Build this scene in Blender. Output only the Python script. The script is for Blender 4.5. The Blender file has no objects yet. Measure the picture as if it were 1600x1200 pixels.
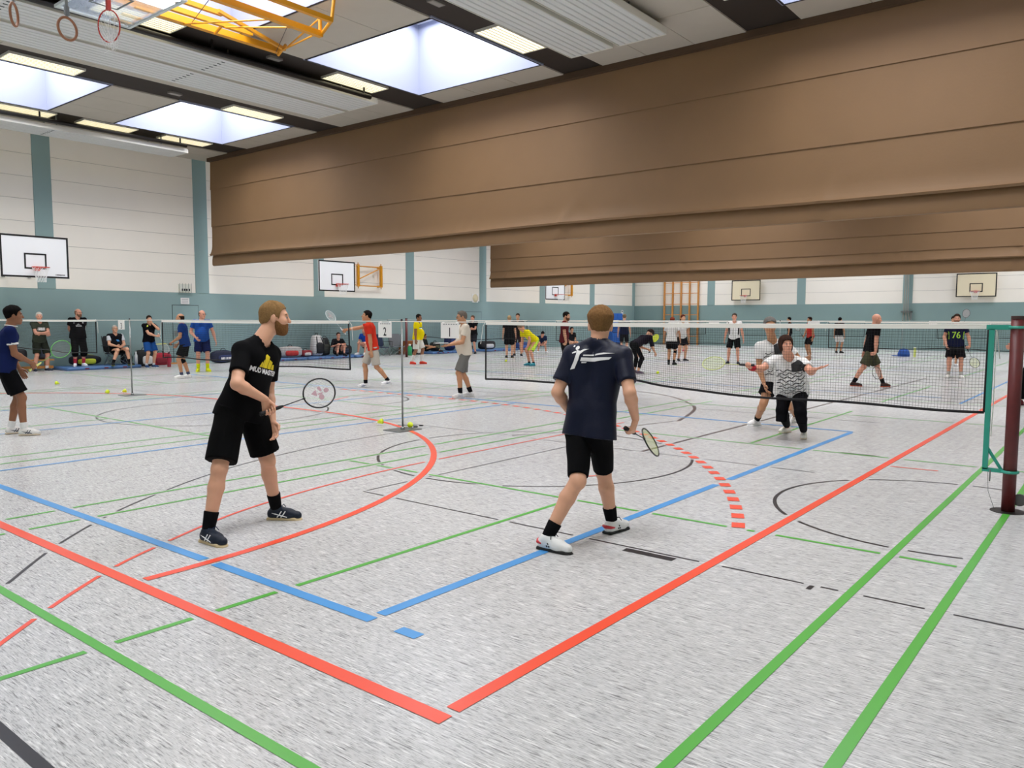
import bpy, bmesh, math, random
import numpy as np
from mathutils import Vector, Matrix
from mathutils.bvhtree import BVHTree

random.seed(7)
C = bpy.context.scene.collection
SC = bpy.context.scene

# ------------------------------------------------------------------ camera
FPX, YAW, PITCH, ROLL, EYE = 1223.0, math.radians(38.607), math.radians(-4.7195), math.radians(0.141), 1.59
cf = np.array([math.cos(YAW)*math.cos(PITCH), math.sin(YAW)*math.cos(PITCH), math.sin(PITCH)])
cr = np.array([math.sin(YAW), -math.cos(YAW), 0.0]); cu = np.cross(cr, cf)
cr, cu = math.cos(ROLL)*cr+math.sin(ROLL)*cu, -math.sin(ROLL)*cr+math.cos(ROLL)*cu
cam = bpy.data.cameras.new('camera'); cam.sensor_width = 36.0; cam.lens = FPX/1600*36
cam.clip_start = 0.05; cam.clip_end = 200
camo = bpy.data.objects.new('camera', cam); C.objects.link(camo)
M = Matrix(((cr[0], cu[0], -cf[0], 0), (cr[1], cu[1], -cf[1], 0), (cr[2], cu[2], -cf[2], EYE), (0, 0, 0, 1)))
camo.matrix_world = M
SC.camera = camo
# ------------------------------------------------------------------ world, light, exposure
w = bpy.data.worlds.new('overcast_sky'); SC.world = w; w.use_nodes = True
w.node_tree.nodes['Background'].inputs[0].default_value = (0.80, 0.88, 1.0, 1)
w.node_tree.nodes['Background'].inputs[1].default_value = 1.0
SKY_W, LAMP_E = 390.0, 1.25
SC.view_settings.view_transform = 'Standard'; SC.view_settings.look = 'None'
SC.view_settings.gamma = 1.0; SC.view_settings.use_curve_mapping = False
SC.view_settings.exposure = 0.0
SC.cycles.max_bounces = 8; SC.cycles.diffuse_bounces = 5; SC.cycles.glossy_bounces = 3
SC.cycles.transparent_max_bounces = 12; SC.cycles.caustics_reflective = False; SC.cycles.caustics_refractive = False
SC.cycles.sample_clamp_indirect = 6.0

X0, XF, Y0, YW, ZC = -0.8, 46.3, -1.3, 26.5, 7.2       # hall shell
THIRD = 15.4
SKY_X = (0.5, 5.7, 10.9); SKY_L = 3.42
SKY_Y = ((1.5, 5.25), (10.65, 14.45), (19.72, 23.42))

def daylight(x, y):
    L = bpy.data.lights.new('skylight_daylight', 'AREA'); L.shape = 'RECTANGLE'
    L.size = 3.1; L.size_y = 3.4; L.energy = SKY_W; L.color = (1.0, 0.985, 0.965)
    o = bpy.data.objects.new('skylight_daylight', L); C.objects.link(o); o.location = (x, y, ZC+1.62)
for k in range(3):
    for sx in SKY_X:
        for (a, b) in SKY_Y:
            daylight(k*THIRD+sx+SKY_L/2, (a+b)/2)

# ------------------------------------------------------------------ helpers
def ray(x, y):
    return cf+((x-800)/FPX)*cr-((y-600)/FPX)*cu
def at(x, y, D):                      # sight line of the surveyed photo at forward distance D
    return np.array([0, 0, EYE])+ray(x, y)*D
def gnd(x, y, z=0.0):
    d = ray(x, y); t = (z-EYE)/d[2]
    return np.array([d[0]*t, d[1]*t, z])
def nrm(v):
    v = np.asarray(v, float); return v/(np.linalg.norm(v)+1e-12)
def V(*a): return np.array(a, float)
def lin(c):
    return tuple((x/12.92 if x <= 0.04045 else ((x+0.055)/1.055)**2.4) for x in c)
def rgb(h):
    h = h.lstrip('#'); return lin([int(h[i:i+2], 16)/255 for i in (0, 2, 4)])

MATS = {}
def mat(name, col, rough=0.6, metal=0.0, spec=0.5, var=0.0, vscale=8.0, bump=0.0, bscale=60.0, emit=None, estr=0.0, trans=0.0, alpha=1.0, sheen=0.0):
    if name in MATS: return MATS[name]
    m = bpy.data.materials.new(name); m.use_nodes = True
    nt = m.node_tree; b = nt.nodes['Principled BSDF']
    c = rgb(col) if isinstance(col, str) else col
    b.inputs['Base Color'].default_value = (*c, 1); b.inputs['Roughness'].default_value = rough
    b.inputs['Metallic'].default_value = metal; b.inputs['Specular IOR Level'].default_value = spec
    b.inputs['Transmission Weight'].default_value = trans; b.inputs['Alpha'].default_value = alpha
    if sheen: b.inputs['Sheen Weight'].default_value = sheen
    if emit is not None:
        e = rgb(emit) if isinstance(emit, str) else emit
        b.inputs['Emission Color'].default_value = (*e, 1); b.inputs['Emission Strength'].default_value = estr
    if var or bump:
        tc = nt.nodes.new('ShaderNodeTexCoord')
        if var:
            n = nt.nodes.new('ShaderNodeTexNoise'); n.inputs['Scale'].default_value = vscale; n.inputs['Detail'].default_value = 4
            nt.links.new(tc.outputs['Object'], n.inputs['Vector'])
            mx = nt.nodes.new('ShaderNodeMix'); mx.data_type = 'RGBA'
            mx.inputs[6].default_value = (*[x*(1-var) for x in c], 1); mx.inputs[7].default_value = (*[min(1, x*(1+var)) for x in c], 1)
            nt.links.new(n.outputs['Fac'], mx.inputs[0]); nt.links.new(mx.outputs[2], b.inputs['Base Color'])
        if bump:
            n2 = nt.nodes.new('ShaderNodeTexNoise'); n2.inputs['Scale'].default_value = bscale; n2.inputs['Detail'].default_value = 3
            nt.links.new(tc.outputs['Object'], n2.inputs['Vector'])
            bp = nt.nodes.new('ShaderNodeBump'); bp.inputs['Strength'].default_value = bump; bp.inputs['Distance'].default_value = 0.01
            nt.links.new(n2.outputs['Fac'], bp.inputs['Height']); nt.links.new(bp.outputs['Normal'], b.inputs['Normal'])
    MATS[name] = m; return m

def mesh_np(name, verts, quads, smooth=True):
    me = bpy.data.meshes.new(name); verts = np.asarray(verts, np.float32); quads = np.asarray(quads, np.int32)
    nv, nq = len(verts), len(quads)
    me.vertices.add(nv); me.vertices.foreach_set('co', verts.ravel())
    me.loops.add(nq*4); me.loops.foreach_set('vertex_index', quads.ravel())
    me.polygons.add(nq); me.polygons.foreach_set('loop_start', np.arange(nq, dtype=np.int32)*4)
    me.polygons.foreach_set('loop_total', np.full(nq, 4, np.int32))
    me.polygons.foreach_set('use_smooth', np.full(nq, smooth, bool))
    me.update(calc_edges=True); return me

def wloc(o):
    p = V(*o.location)
    while o.parent is not None: o = o.parent; p = p+V(*o.location)
    return p
def tag(o, label=None, cat=None, group=None, kind=None):
    if label: o['label'] = label
    if cat: o['category'] = cat
    if group: o['group'] = group
    if kind: o['kind'] = kind
    return o
def thing(name, label, cat, loc, group=None):
    o = bpy.data.objects.new(name, None); C.objects.link(o); o.location = tuple(loc); o.empty_display_size = 0.1
    return tag(o, label, cat, group)

class MB:
    """collects shapes in world space; build() links them as one mesh object"""
    def __init__(s): s.v = []; s.f = []
    def add(s, vs, fs):
        n = len(s.v); s.v += [tuple(map(float, p)) for p in vs]; s.f += [tuple(i+n for i in f) for f in fs]; return s
    def box(s, lo, hi):
        a, b = lo, hi
        vs = [(a[0], a[1], a[2]), (b[0], a[1], a[2]), (b[0], b[1], a[2]), (a[0], b[1], a[2]), (a[0], a[1], b[2]), (b[0], a[1], b[2]), (b[0], b[1], b[2]), (a[0], b[1], b[2])]
        return s.add(vs, [(0, 3, 2, 1), (4, 5, 6, 7), (0, 1, 5, 4), (1, 2, 6, 5), (2, 3, 7, 6), (3, 0, 4, 7)])
    def obox(s, c, ax, half):
        ax = [nrm(a) for a in ax]; vs = []
        for sz in (-1, 1):
            for sx, sy in ((-1, -1), (1, -1), (1, 1), (-1, 1)):
                vs.append(V(*c)+ax[0]*half[0]*sx+ax[1]*half[1]*sy+ax[2]*half[2]*sz)
        return s.add(vs, [(0, 3, 2, 1), (4, 5, 6, 7), (0, 1, 5, 4), (1, 2, 6, 5), (2, 3, 7, 6), (3, 0, 4, 7)])
    def tube(s, pts, r, n=8, closed=False, cap=True):
        pts = [V(*p) for p in pts]; m = len(pts); rs = r if hasattr(r, '__len__') else [r]*m
        vs = []; prev = None
        for i in range(m):
            if closed: t = nrm(pts[(i+1) % m]-pts[i-1])
            else: t = nrm(pts[min(i+1, m-1)]-pts[max(i-1, 0)])
            if prev is None:
                a = np.cross(t, V(0, 0, 1)) if abs(t[2]) < 0.9 else np.cross(t, V(1, 0, 0))
            else: a = prev-t*np.dot(prev, t)
            a = nrm(a); b = np.cross(t, a); prev = a
            for k in range(n):
                an = 2*math.pi*k/n; vs.append(pts[i]+rs[i]*(math.cos(an)*a+math.sin(an)*b))
        fs = []
        for i in range(m if closed else m-1):
            j = (i+1) % m
            for k in range(n): fs.append((i*n+k, j*n+k, j*n+(k+1) % n, i*n+(k+1) % n))
        if cap and not closed: fs += [tuple(range(n)), tuple((m-1)*n+k for k in reversed(range(n)))]
        return s.add(vs, fs)
    def lathe(s, prof, c, axis=(0, 0, 1), n=16):
        ax = nrm(axis); a = nrm(np.cross(ax, V(0, 0, 1)) if abs(ax[2]) < 0.9 else np.cross(ax, V(1, 0, 0))); b = np.cross(ax, a)
        vs = []; c = V(*c)
        for (r, h) in prof:
            for k in range(n):
                an = 2*math.pi*k/n; vs.append(c+ax*h+max(r, 1e-4)*(math.cos(an)*a+math.sin(an)*b))
        fs = []
        for i in range(len(prof)-1):
            for k in range(n): fs.append((i*n+k, i*n+(k+1) % n, (i+1)*n+(k+1) % n, (i+1)*n+k))
        fs += [tuple(reversed(range(n))), tuple((len(prof)-1)*n+k for k in range(n))]
        return s.add(vs, fs)
    def slab(s, poly, o, u, v, n, th):              # polygon (u,v) extruded along n by th
        o, u, v, n = V(*o), nrm(u), nrm(v), nrm(n); k = len(poly)
        vs = [o+u*p[0]+v*p[1] for p in poly]+[o+u*p[0]+v*p[1]+n*th for p in poly]
        fs = [tuple(reversed(range(k))), tuple(range(k, 2*k))]+[(i, (i+1) % k, k+(i+1) % k, k+i) for i in range(k)]
        return s.add(vs, fs)
    def superq(s, c, ax, half, e=0.45, n=20, m=12, fn=None):   # rounded puffy block
        ax = [nrm(a) for a in ax]; vs = []
        sg = lambda x, p: math.copysign(abs(x)**p, x)
        for i in range(m+1):
            ph = -math.pi/2+math.pi*i/m
            for k in range(n):
                th = 2*math.pi*k/n
                q = [sg(math.cos(ph), e)*sg(math.cos(th), e), sg(math.cos(ph), e)*sg(math.sin(th), e), sg(math.sin(ph), e)]
                if fn: q = fn(q)
                vs.append(V(*c)+sum(ax[j]*half[j]*q[j] for j in range(3)))
        fs = [(i*n+k, i*n+(k+1) % n, (i+1)*n+(k+1) % n, (i+1)*n+k) for i in range(m) for k in range(n)]
        return s.add(vs, fs)
    def build(s, name, m, parent=None, origin=None, smooth=False):
        if parent is not None: org = wloc(parent) if origin is None else V(*origin)
        else: org = V(0, 0, 0) if origin is None else V(*origin)
        me = bpy.data.meshes.new(name)
        me.from_pydata([tuple(V(*p)-org) for p in s.v], [], s.f); me.materials.append(m)
        if smooth:
            for p in me.polygons: p.use_smooth = True
        me.update()
        o = bpy.data.objects.new(name, me); C.objects.link(o)
        if parent is not None:
            o.parent = parent
        else: o.location = tuple(org)
        return o
def struct(o): o['kind'] = 'structure'; return o
def copy_part(src, parent, loc=(0, 0, 0), rotz=0.0):
    c = src.copy(); C.objects.link(c); c.parent = parent; c.location = loc; c.rotation_euler = (0, 0, rotz); return c

# ------------------------------------------------------------------ materials of the hall
def floor_material():
    m = bpy.data.materials.new('grey_marbled_linoleum'); m.use_nodes = True; nt = m.node_tree; b = nt.nodes['Principled BSDF']
    tc = nt.nodes.new('ShaderNodeTexCoord')
    def noise(sx, sy, detail, rough, seed):
        mp = nt.nodes.new('ShaderNodeMapping'); mp.inputs['Scale'].default_value = (sx, sy, 1); mp.inputs['Location'].default_value = (seed, seed*1.7, 0)
        nt.links.new(tc.outputs['Object'], mp.inputs['Vector'])
        n = nt.nodes.new('ShaderNodeTexNoise'); n.inputs['Scale'].default_value = 1; n.inputs['Detail'].default_value = detail; n.inputs['Roughness'].default_value = rough
        nt.links.new(mp.outputs['Vector'], n.inputs['Vector']); return n
    def ramp(n, pts):
        r = nt.nodes.new('ShaderNodeValToRGB'); e = r.color_ramp.elements
        e[0].position, e[0].color = pts[0][0], (*[pts[0][1]]*3, 1); e[1].position, e[1].color = pts[1][0], (*[pts[1][1]]*3, 1)
        for p, v in pts[2:]:
            x = e.new(p); x.color = (v, v, v, 1)
        nt.links.new(n.outputs['Fac'], r.inputs['Fac']); return r
    dark = ramp(noise(110, 7.0, 4, 0.6, 3.0), [(0.29, 0.30), (0.46, 1.0)])
    dark2 = ramp(noise(190, 22, 3, 0.6, 11.0), [(0.33, 0.55), (0.50, 1.0)])
    light = ramp(noise(120, 9, 4, 0.6, 23.0), [(0.53, 0.0), (0.72, 1.0)])
    big = ramp(noise(3.0, 1.2, 4, 0.6, 41.0), [(0.3, 0.97), (0.7, 1.03)])
    base = nt.nodes.new('ShaderNodeRGB'); base.outputs[0].default_value = (*rgb('#c6c6c6'), 1)
    cur = base.outputs[0]
    for r in (dark, dark2, big):
        mx = nt.nodes.new('ShaderNodeMix'); mx.data_type = 'RGBA'; mx.blend_type = 'MULTIPLY'; mx.inputs[0].default_value = 1
        nt.links.new(cur, mx.inputs[6]); nt.links.new(r.outputs['Color'], mx.inputs[7]); cur = mx.outputs[2]
    mx = nt.nodes.new('ShaderNodeMix'); mx.data_type = 'RGBA'; mx.inputs[7].default_value = (*rgb('#f0f0ee'), 1)
    nt.links.new(light.outputs['Color'], mx.inputs[0]); nt.links.new(cur, mx.inputs[6])
    nt.links.new(mx.outputs[2], b.inputs['Base Color'])
    b.inputs['Roughness'].default_value = 0.27; b.inputs['Specular IOR Level'].default_value = 0.5
    return m
m_floor = floor_material()
m_white = mat('cream_white_paint', '#f4efe4', 0.75, var=0.03, vscale=1.2, bump=0.08, bscale=40)
m_teal = mat('teal_wall_paint', '#8aa4a3', 0.6, var=0.05, vscale=1.5, bump=0.06, bscale=50)
m_gap = mat('dark_joint', '#3f4747', 0.9)
m_ceil = mat('grey_acoustic_tile', '#b9b2a6', 0.9, var=0.05, vscale=3, bump=0.15, bscale=120)
m_brown = mat('dark_brown_ceiling_strip', '#2b221c', 0.8, var=0.1, vscale=4)
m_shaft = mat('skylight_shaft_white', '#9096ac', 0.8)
m_acryl = mat('milky_skylight_dome', '#e8ecf4', 0.4)
m_rad = mat('white_enamel_radiant_panel', '#d2d4d3', 0.45)
m_metalw = mat('white_painted_metal', '#d8d6cc', 0.5)
m_blackmetal = mat('black_metal', '#15120f', 0.45)
m_lamp = mat('fluorescent_diffuser', '#fff8dc', 0.4, emit='#fff4cf', estr=LAMP_E)
m_curt = mat('brown_divider_fabric', '#826444', 0.68, var=0.05, vscale=1.5, bump=0.12, bscale=25)
m_curtd = mat('dark_brown_curtain_header', '#4d3926', 0.8)
m_yellow = mat('ochre_yellow_enamel', '#d9940f', 0.4)
m_wood = mat('varnished_beech', '#c98a45', 0.45, var=0.15, vscale=10)
m_black = mat('matt_black', '#0d0d0e', 0.6)
m_wh = mat('plain_white', '#f2f2f0', 0.6)
m_steel = mat('galvanised_steel', '#8d9190', 0.35, metal=0.9)
m_red = mat('red_enamel', '#c23a2c', 0.45)

# ------------------------------------------------------------------ setting: floor and court lines
floor = struct(MB().box((X0, Y0, -0.1), (XF, YW, 0)).build('floor', m_floor))
LC = {'red': (mat('orange_red_line', '#f0553a', 0.3), 0.0016), 'blue': (mat('sky_blue_line', '#4d97d6', 0.3), 0.0013),
      'green': (mat('green_line', '#58ad45', 0.3), 0.0010), 'black': (mat('black_line', '#2b2a2e', 0.3), 0.0007), 'brown': (mat('dark_brown_line', '#4a3d3b', 0.3), 0.0005)}
LINES = []
def line(col, pts, wd): LINES.append((col, [V(p[0], p[1], 0) for p in pts], wd))
def lay(col, P, wd, dz):
    m, z = LC[col]; z += dz; vs = []
    for i, p in enumerate(P):
        t = nrm(P[min(i+1, len(P)-1)]-P[max(i-1, 0)]); n = V(-t[1], t[0], 0)*wd/2
        vs += [p+n+V(0, 0, z), p-n+V(0, 0, z)]
    fs = [(2*i+1, 2*i+3, 2*i+2, 2*i) for i in range(len(P)-1)]
    return MB().add(vs, fs).build('court_line', m, floor)
def arc(cx, cy, r, a0, a1, n=40):
    return [(cx+r*math.cos(math.radians(a0+(a1-a0)*i/n)), cy+r*math.sin(math.radians(a0+(a1-a0)*i/n))) for i in range(n+1)]
def smoothp(P, n=8):                                   # Catmull-Rom through measured points
    P = [V(*p) for p in P]; out = []
    for i in range(len(P)-1):
        a, b, c, d = P[max(i-1, 0)], P[i], P[i+1], P[min(i+2, len(P)-1)]
        for k in range(n):
            t = k/n; out.append(tuple(0.5*((2*b)+(c-a)*t+(2*a-5*b+4*c-d)*t*t+(3*b-a-3*c+d)*t**3)))
    return out+[tuple(P[-1])]
# handball
line('red', [(2.175, 2.07), (2.175, 22.7)], 0.078); line('red', [(2.235, 2.105), (44.5, 2.105)], 0.072)
line('red', arc(2.25, 10.83, 6.17, 270, 360), 0.072); line('red', [(8.42, 10.83), (8.42, 13.95)], 0.072); line('red', arc(2.25, 13.95, 6.17, 0, 90), 0.072)
a = 292.0
while a < 360:
    line('red', arc(2.25, 10.83, 9.18, a, a+0.95, 2), 0.10); a += 1.9
for k in range(11): line('red', [(11.43, 10.9+k*0.3), (11.43, 11.05+k*0.3)], 0.10)
line('red', smoothp([(1.1, 4.0), (1.34, 4.27), (1.95, 4.82), (2.56, 5.24), (3.76, 5.79), (5.5, 6.11), (7.71, 6.16), (10.5, 6.16)]), 0.03)
line('red', [(9.18, 2.04), (9.21, 1.58)], 0.03)
line('red', [(6.6, 4.32), (6.75, 4.2)], 0.03); line('red', [(9.6, 12.2), (10.4, 12.6)], 0.03)
# volleyball
for l in ([(2.69, 3.09), (2.69, 21.2)], [(11.7, 3.11), (11.7, 21.2)], [(2.75, 3.115), (11.7, 3.115)], [(2.7, 9.21), (11.7, 9.21)], [(2.7, 12.15), (11.7, 12.15)], [(2.7, 15.2), (11.7, 15.2)]):
    line('blue', l, 0.075 if l[0][1] < 4 else 0.05)
line('blue', [(2.69, 2.74), (2.69, 2.89)], 0.075)
# badminton courts in all thirds
for k in range(3):
    nx = 7.7+k*15.4
    for y in ((0.77, 6.93), (9.64, 15.8), (18.5, 24.66)):
        wd = 0.052 if y[0] < 1 else 0.04
        for yy in (y[0], y[0]+0.465): line('green', [(max(nx-6.7, X0), yy), (nx+6.7, yy)], wd)
        for yy in (y[1], y[1]-0.46): line('green', [(nx-6.7, yy), (nx+6.7, yy)], 0.04)
        for xx in (nx-6.07, nx-2.03, nx+2.03, nx+6.07): line('green', [(xx, y[0]+(0.05 if xx > 0 else 0)), (xx, y[1])], 0.052 if abs(xx-1.63) < 0.1 else 0.04)
        cy = (y[0]+y[1])/2
        line('green', [(nx-6.7, cy), (nx-2.03, cy)], 0.042); line('green', [(nx+2.03, cy), (nx+6.7, cy)], 0.04)
line('green', [(1.63, 6.9), (1.63, 24.6)], 0.052)
# basketball and other thin dark lines
line('black', [(4.72, -1.2), (4.72, 5.53)], 0.022); line('black', [(4.65, 2.33), (4.65, 2.71)], 0.075)
line('black', [(4.63, 1.45), (4.71, 1.45)], 0.03); line('black', [(4.73, 4.53), (4.79, 4.53)], 0.02)
line('black', [(4.72, 5.53), (9.3, 5.53)], 0.022); line('black', [(8.3, 2.57), (8.3, 20.2)], 0.022)
line('brown', [(8.31, 4.62), (24, 4.5)], 0.05); line('brown', [(8.33, 6.66), (9.7, 5.95), (11.37, 5.6)], 0.035)
line('black', arc(7.22, 1.15, 1.36, -15, 195, 48), 0.032); line('black', arc(7.35, 5.53, 1.83, 0, 360, 64), 0.032)
line('brown', smoothp([(11.2, 5.59), (12.64, 6.02), (13.57, 6.51), (14.68, 7.48), (15.27, 8.56), (15.4, 9.8)]), 0.06)
line('black', smoothp([(1.68, 5.21), (2.23, 5.87), (2.92, 6.51), (3.6, 6.98), (4.17, 7.31), (5.0, 7.67), (6.4, 8.0), (8.2, 8.1)]), 0.025)
line('black', arc(7.3, 12.3, 1.85, 0, 360, 64), 0.03); line('black', smoothp([(9.57, 10.96), (10.38, 11.04), (10.9, 11.36), (11.12, 11.93), (10.34, 12.2)]), 0.035)
line('black', [(9.77, 2.32), (9.77, 2.73)], 0.06); line('black', [(1.04, -1.0), (1.04, 25)], 0.05)
line('black', [(9.0, 14.5), (13.5, 9.0)], 0.02); line('black', [(13.0, 3.0), (13.0, 24)], 0.025); line('blue', [(17, 2.6), (30, 2.6)], 0.05); line('black', [(23.1, 0), (23.1, 26)], 0.03)
line('blue', [(18.1, 3.1), (18.1, 21.2)], 0.06); line('blue', [(27.1, 3.1), (27.1, 21.2)], 0.06); line('black', [(30.8, 0), (30.8, 26)], 0.03)

def lay_all():
    rank = {'red': 3, 'green': 2, 'blue': 1, 'black': 0, 'brown': 0}
    order = sorted(LINES, key=lambda l: (l[2] >= 0.05 and l[0] not in ('black', 'brown'), rank[l[0]], l[2]), reverse=True)
    for i, (col, P, wd) in enumerate(order):
        near = min(p[0] for p in P) < 15
        if not near: lay(col, P, wd, 1e-5*(len(order)-i)); continue
        S = []
        for a, b in zip(P[:-1], P[1:]):
            n = max(1, int(np.linalg.norm(b-a)/0.02)); S += [a+(b-a)*k/n for k in range(n)]
        S = np.array(S+[P[-1]]); keep = np.ones(len(S), bool)
        for col2, Q, w2 in order[:i]:
            if len(P) == 2 and len(Q) == 2 and abs(np.dot(nrm(P[1]-P[0]), nrm(Q[1]-Q[0]))) > 0.99: continue
            lim = w2/2+0.028
            for a, b in zip(Q[:-1], Q[1:]):
                ab = b-a; t = np.clip(((S-a)@ab)/(ab@ab), 0, 1); keep &= np.linalg.norm(S-a-t[:, None]*ab, axis=1) > lim
        j = 0
        while j < len(S):
            if not keep[j]: j += 1; continue
            k = j
            while k+1 < len(S) and keep[k+1]: k += 1
            if k-j >= 2:
                seg = S[j:k+1]
                if len(P) == 2: seg = [seg[0], seg[-1]]
                lay(col, list(seg), wd, 1e-5*(len(order)-i))
            j = k+1
lay_all()
# ------------------------------------------------------------------ setting: walls
PIL = [4.65+5.165*k for k in range(9)]                  # teal pilasters of the long wall
def wall_left():
    wl = struct(MB().box((X0, YW, 0), (XF+0.2, YW+0.2, ZC+0.1)).build('wall_left', m_gap))
    MB().box((X0, YW-0.03, 0), (XF, YW, 2.5)).build('teal_dado', m_teal, wl)
    edges = [X0]+[e for p in PIL for e in (p, p+0.51)]+[XF]
    src = {}
    for i in range(0, len(edges)-1, 2):
        a, b = edges[i], min(edges[i+1], XF)
        if b-a < 0.2: continue
        for r in range(7):
            z = 2.5+r*0.672; key = round(b-a, 2)
            if key not in src:
                o = MB().box((a+0.004, YW-0.022, z+0.004), (b-0.004, YW, z+0.668)).build('wall_board', m_white, wl, origin=(a, 0, z)); o.location = (a, 0, z); src[key] = o
            else: copy_part(src[key], wl, (a, 0, z))
    p0 = None
    for p in PIL:
        if p0 is None:
            p0 = MB().box((p, YW-0.045, 2.5), (p+0.51, YW, ZC)).build('pilaster', m_teal, wl, origin=(p, 0, 0)); p0.location = (p, 0, 0)
        else: copy_part(p0, wl, (p, 0, 0))
wall_left()
def wall_far():
    wf = struct(MB().box((XF, Y0-0.2, 0), (XF+0.2, YW, ZC+0.1)).build('wall_far', m_gap))
    MB().box((XF-0.03, Y0, 0), (XF, YW-0.03, 2.5)).build('teal_dado', mat('teal_wall_paint_grey', '#819b99', 0.6, var=0.05, vscale=1.5), wf)
    pil = [-1.3, 4.4, 10.0, 15.63, 21.25]; ends = [(-1.3, 3.95), (4.42, 9.55), (10.03, 15.2), (15.64, 20.78), (21.26, 26.45)]
    for a, b in ends:
        for r in range(7):
            z = 2.5+r*0.672
            MB().box((XF-0.022, a+0.004, z+0.004), (XF, b-0.004, z+0.668)).build('wall_board', m_white, wf)
    for y in (3.95, 9.55, 15.2, 20.78): MB().box((XF-0.045, y, 2.5), (XF, y+0.48, ZC)).build('pilaster', m_teal, wf)
wall_far()
wr = struct(MB().box((X0-0.2, Y0-0.2, 0), (XF, Y0, ZC+0.1)).build('wall_right', m_white)); MB().box((X0, Y0, 0), (XF, Y0+0.02, 2.5)).build('teal_dado', m_teal, wr)
wb = struct(MB().box((X0-0.2, Y0, 0), (X0, YW, ZC+0.1)).build('wall_back', m_white)); MB().box((X0, Y0+0.02, 0), (X0+0.02, YW-0.05, 2.5)).build('teal_dado', m_teal, wb)
def door(n, xa, xb, h=2.07):
    d = struct(MB().box((xa, YW-0.036, 0.0), (xb, YW-0.028, h)).build('door_%d' % n, m_gap))
    MB().box((xa+0.018, YW-0.045, 0.01), (xb-0.018, YW-0.03, h-0.018)).build('door_leaf', m_teal, d)
    MB().box((xa+0.05, YW-0.055, 0.98), (xa+0.17, YW-0.04, 1.16)).build('recessed_pull', m_steel, d)
door(1, 14.07, 15.06); door(2, 28.8, 30.62, 1.98)
struct(MB().box((12.9, YW-0.05, 0), (14.3, YW-0.03, 0.05)).build('trim_1', m_wood))

# ------------------------------------------------------------------ setting: ceiling with skylights
ceil = struct(MB().build('ceiling', m_brown)); 
def ceiling():
    bands = [(Y0, 0.5, 't'), (0.5, 1.5, 'd'), (1.5, 5.25, 's'), (5.25, 6.3, 'd'), (6.3, 9.6, 't'), (9.6, 10.65, 'd'), (10.65, 14.45, 's'), (14.45, 15.55, 'd'),
             (15.55, 18.6, 't'), (18.6, 19.72, 'd'), (19.72, 23.42, 's'), (23.42, 24.6, 'd'), (24.6, YW, 't')]
    back = MB()
    for k in range(3):
        xa, xb = (X0 if k == 0 else k*THIRD-0.05), ((k+1)*THIRD-0.05 if k < 2 else XF)
        for a, b, t in bands:
            if t != 's': back.box((xa, a, ZC+0.03), (xb, b, ZC+0.3))
            else:
                xs = [xa]+[e for s in SKY_X for e in (k*THIRD+s, k*THIRD+s+SKY_L)]+[xb]
                for i in range(0, len(xs), 2): back.box((xs[i], a, ZC+0.03), (xs[i+1], b, ZC+0.3))
    back.build('dark_soffit', m_brown, ceil)
    def tiles(xa, xb, ya, yb, nx, ny, name='ceiling_tile'):
        dx, dy = (xb-xa)/nx, (yb-ya)/ny; g = 0.006; src = None
        for i in range(nx):
            for j in range(ny):
                p = (xa+i*dx, ya+j*dy, 0)
                if src is None: src = MB().box((p[0]+g, p[1]+g, ZC), (p[0]+dx-g, p[1]+dy-g, ZC+0.03)).build(name, m_ceil, ceil, origin=p); src.location = p
                else: copy_part(src, ceil, p)
    for a, b, n in ((Y0, 0.5, 1), (6.3, 9.6, 3), (15.55, 18.6, 3), (24.6, YW, 2)):
        tiles(X0, 15.35, a, b, 9, n)
        for k in (1, 2): tiles(k*THIRD-0.05, (k+1)*THIRD-0.05, a, b, 3, 1, 'ceiling_field')
    for a, b in SKY_Y:
        for k in range(3):
            e = k*THIRD
            for xa, xb in ((e-0.05 if k else X0, e+SKY_X[0]), (e+SKY_X[0]+SKY_L, e+SKY_X[1]), (e+SKY_X[1]+SKY_L, e+SKY_X[2]), (e+SKY_X[2]+SKY_L, e+THIRD-0.05)):
                tiles(xa, xb, a, b, 1, 3 if k == 0 else 1)
ceiling()
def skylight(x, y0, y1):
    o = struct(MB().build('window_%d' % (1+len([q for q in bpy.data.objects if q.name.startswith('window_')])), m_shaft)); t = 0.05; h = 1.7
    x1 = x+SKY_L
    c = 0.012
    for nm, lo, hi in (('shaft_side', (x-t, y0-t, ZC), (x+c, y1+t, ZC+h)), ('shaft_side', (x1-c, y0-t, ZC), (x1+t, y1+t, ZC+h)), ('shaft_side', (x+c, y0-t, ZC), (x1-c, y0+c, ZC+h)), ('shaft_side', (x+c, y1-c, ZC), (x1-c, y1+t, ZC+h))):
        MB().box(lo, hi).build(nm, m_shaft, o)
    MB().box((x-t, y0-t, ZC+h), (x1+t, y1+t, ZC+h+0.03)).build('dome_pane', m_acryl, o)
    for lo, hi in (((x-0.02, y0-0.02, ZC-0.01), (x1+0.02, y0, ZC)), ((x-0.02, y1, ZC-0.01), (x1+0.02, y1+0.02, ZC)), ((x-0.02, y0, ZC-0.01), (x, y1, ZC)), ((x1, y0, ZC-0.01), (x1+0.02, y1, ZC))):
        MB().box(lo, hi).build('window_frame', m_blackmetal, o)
for k in range(3):
    for sx in SKY_X:
        for a, b in SKY_Y: skylight(k*THIRD+sx, a, b)

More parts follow.
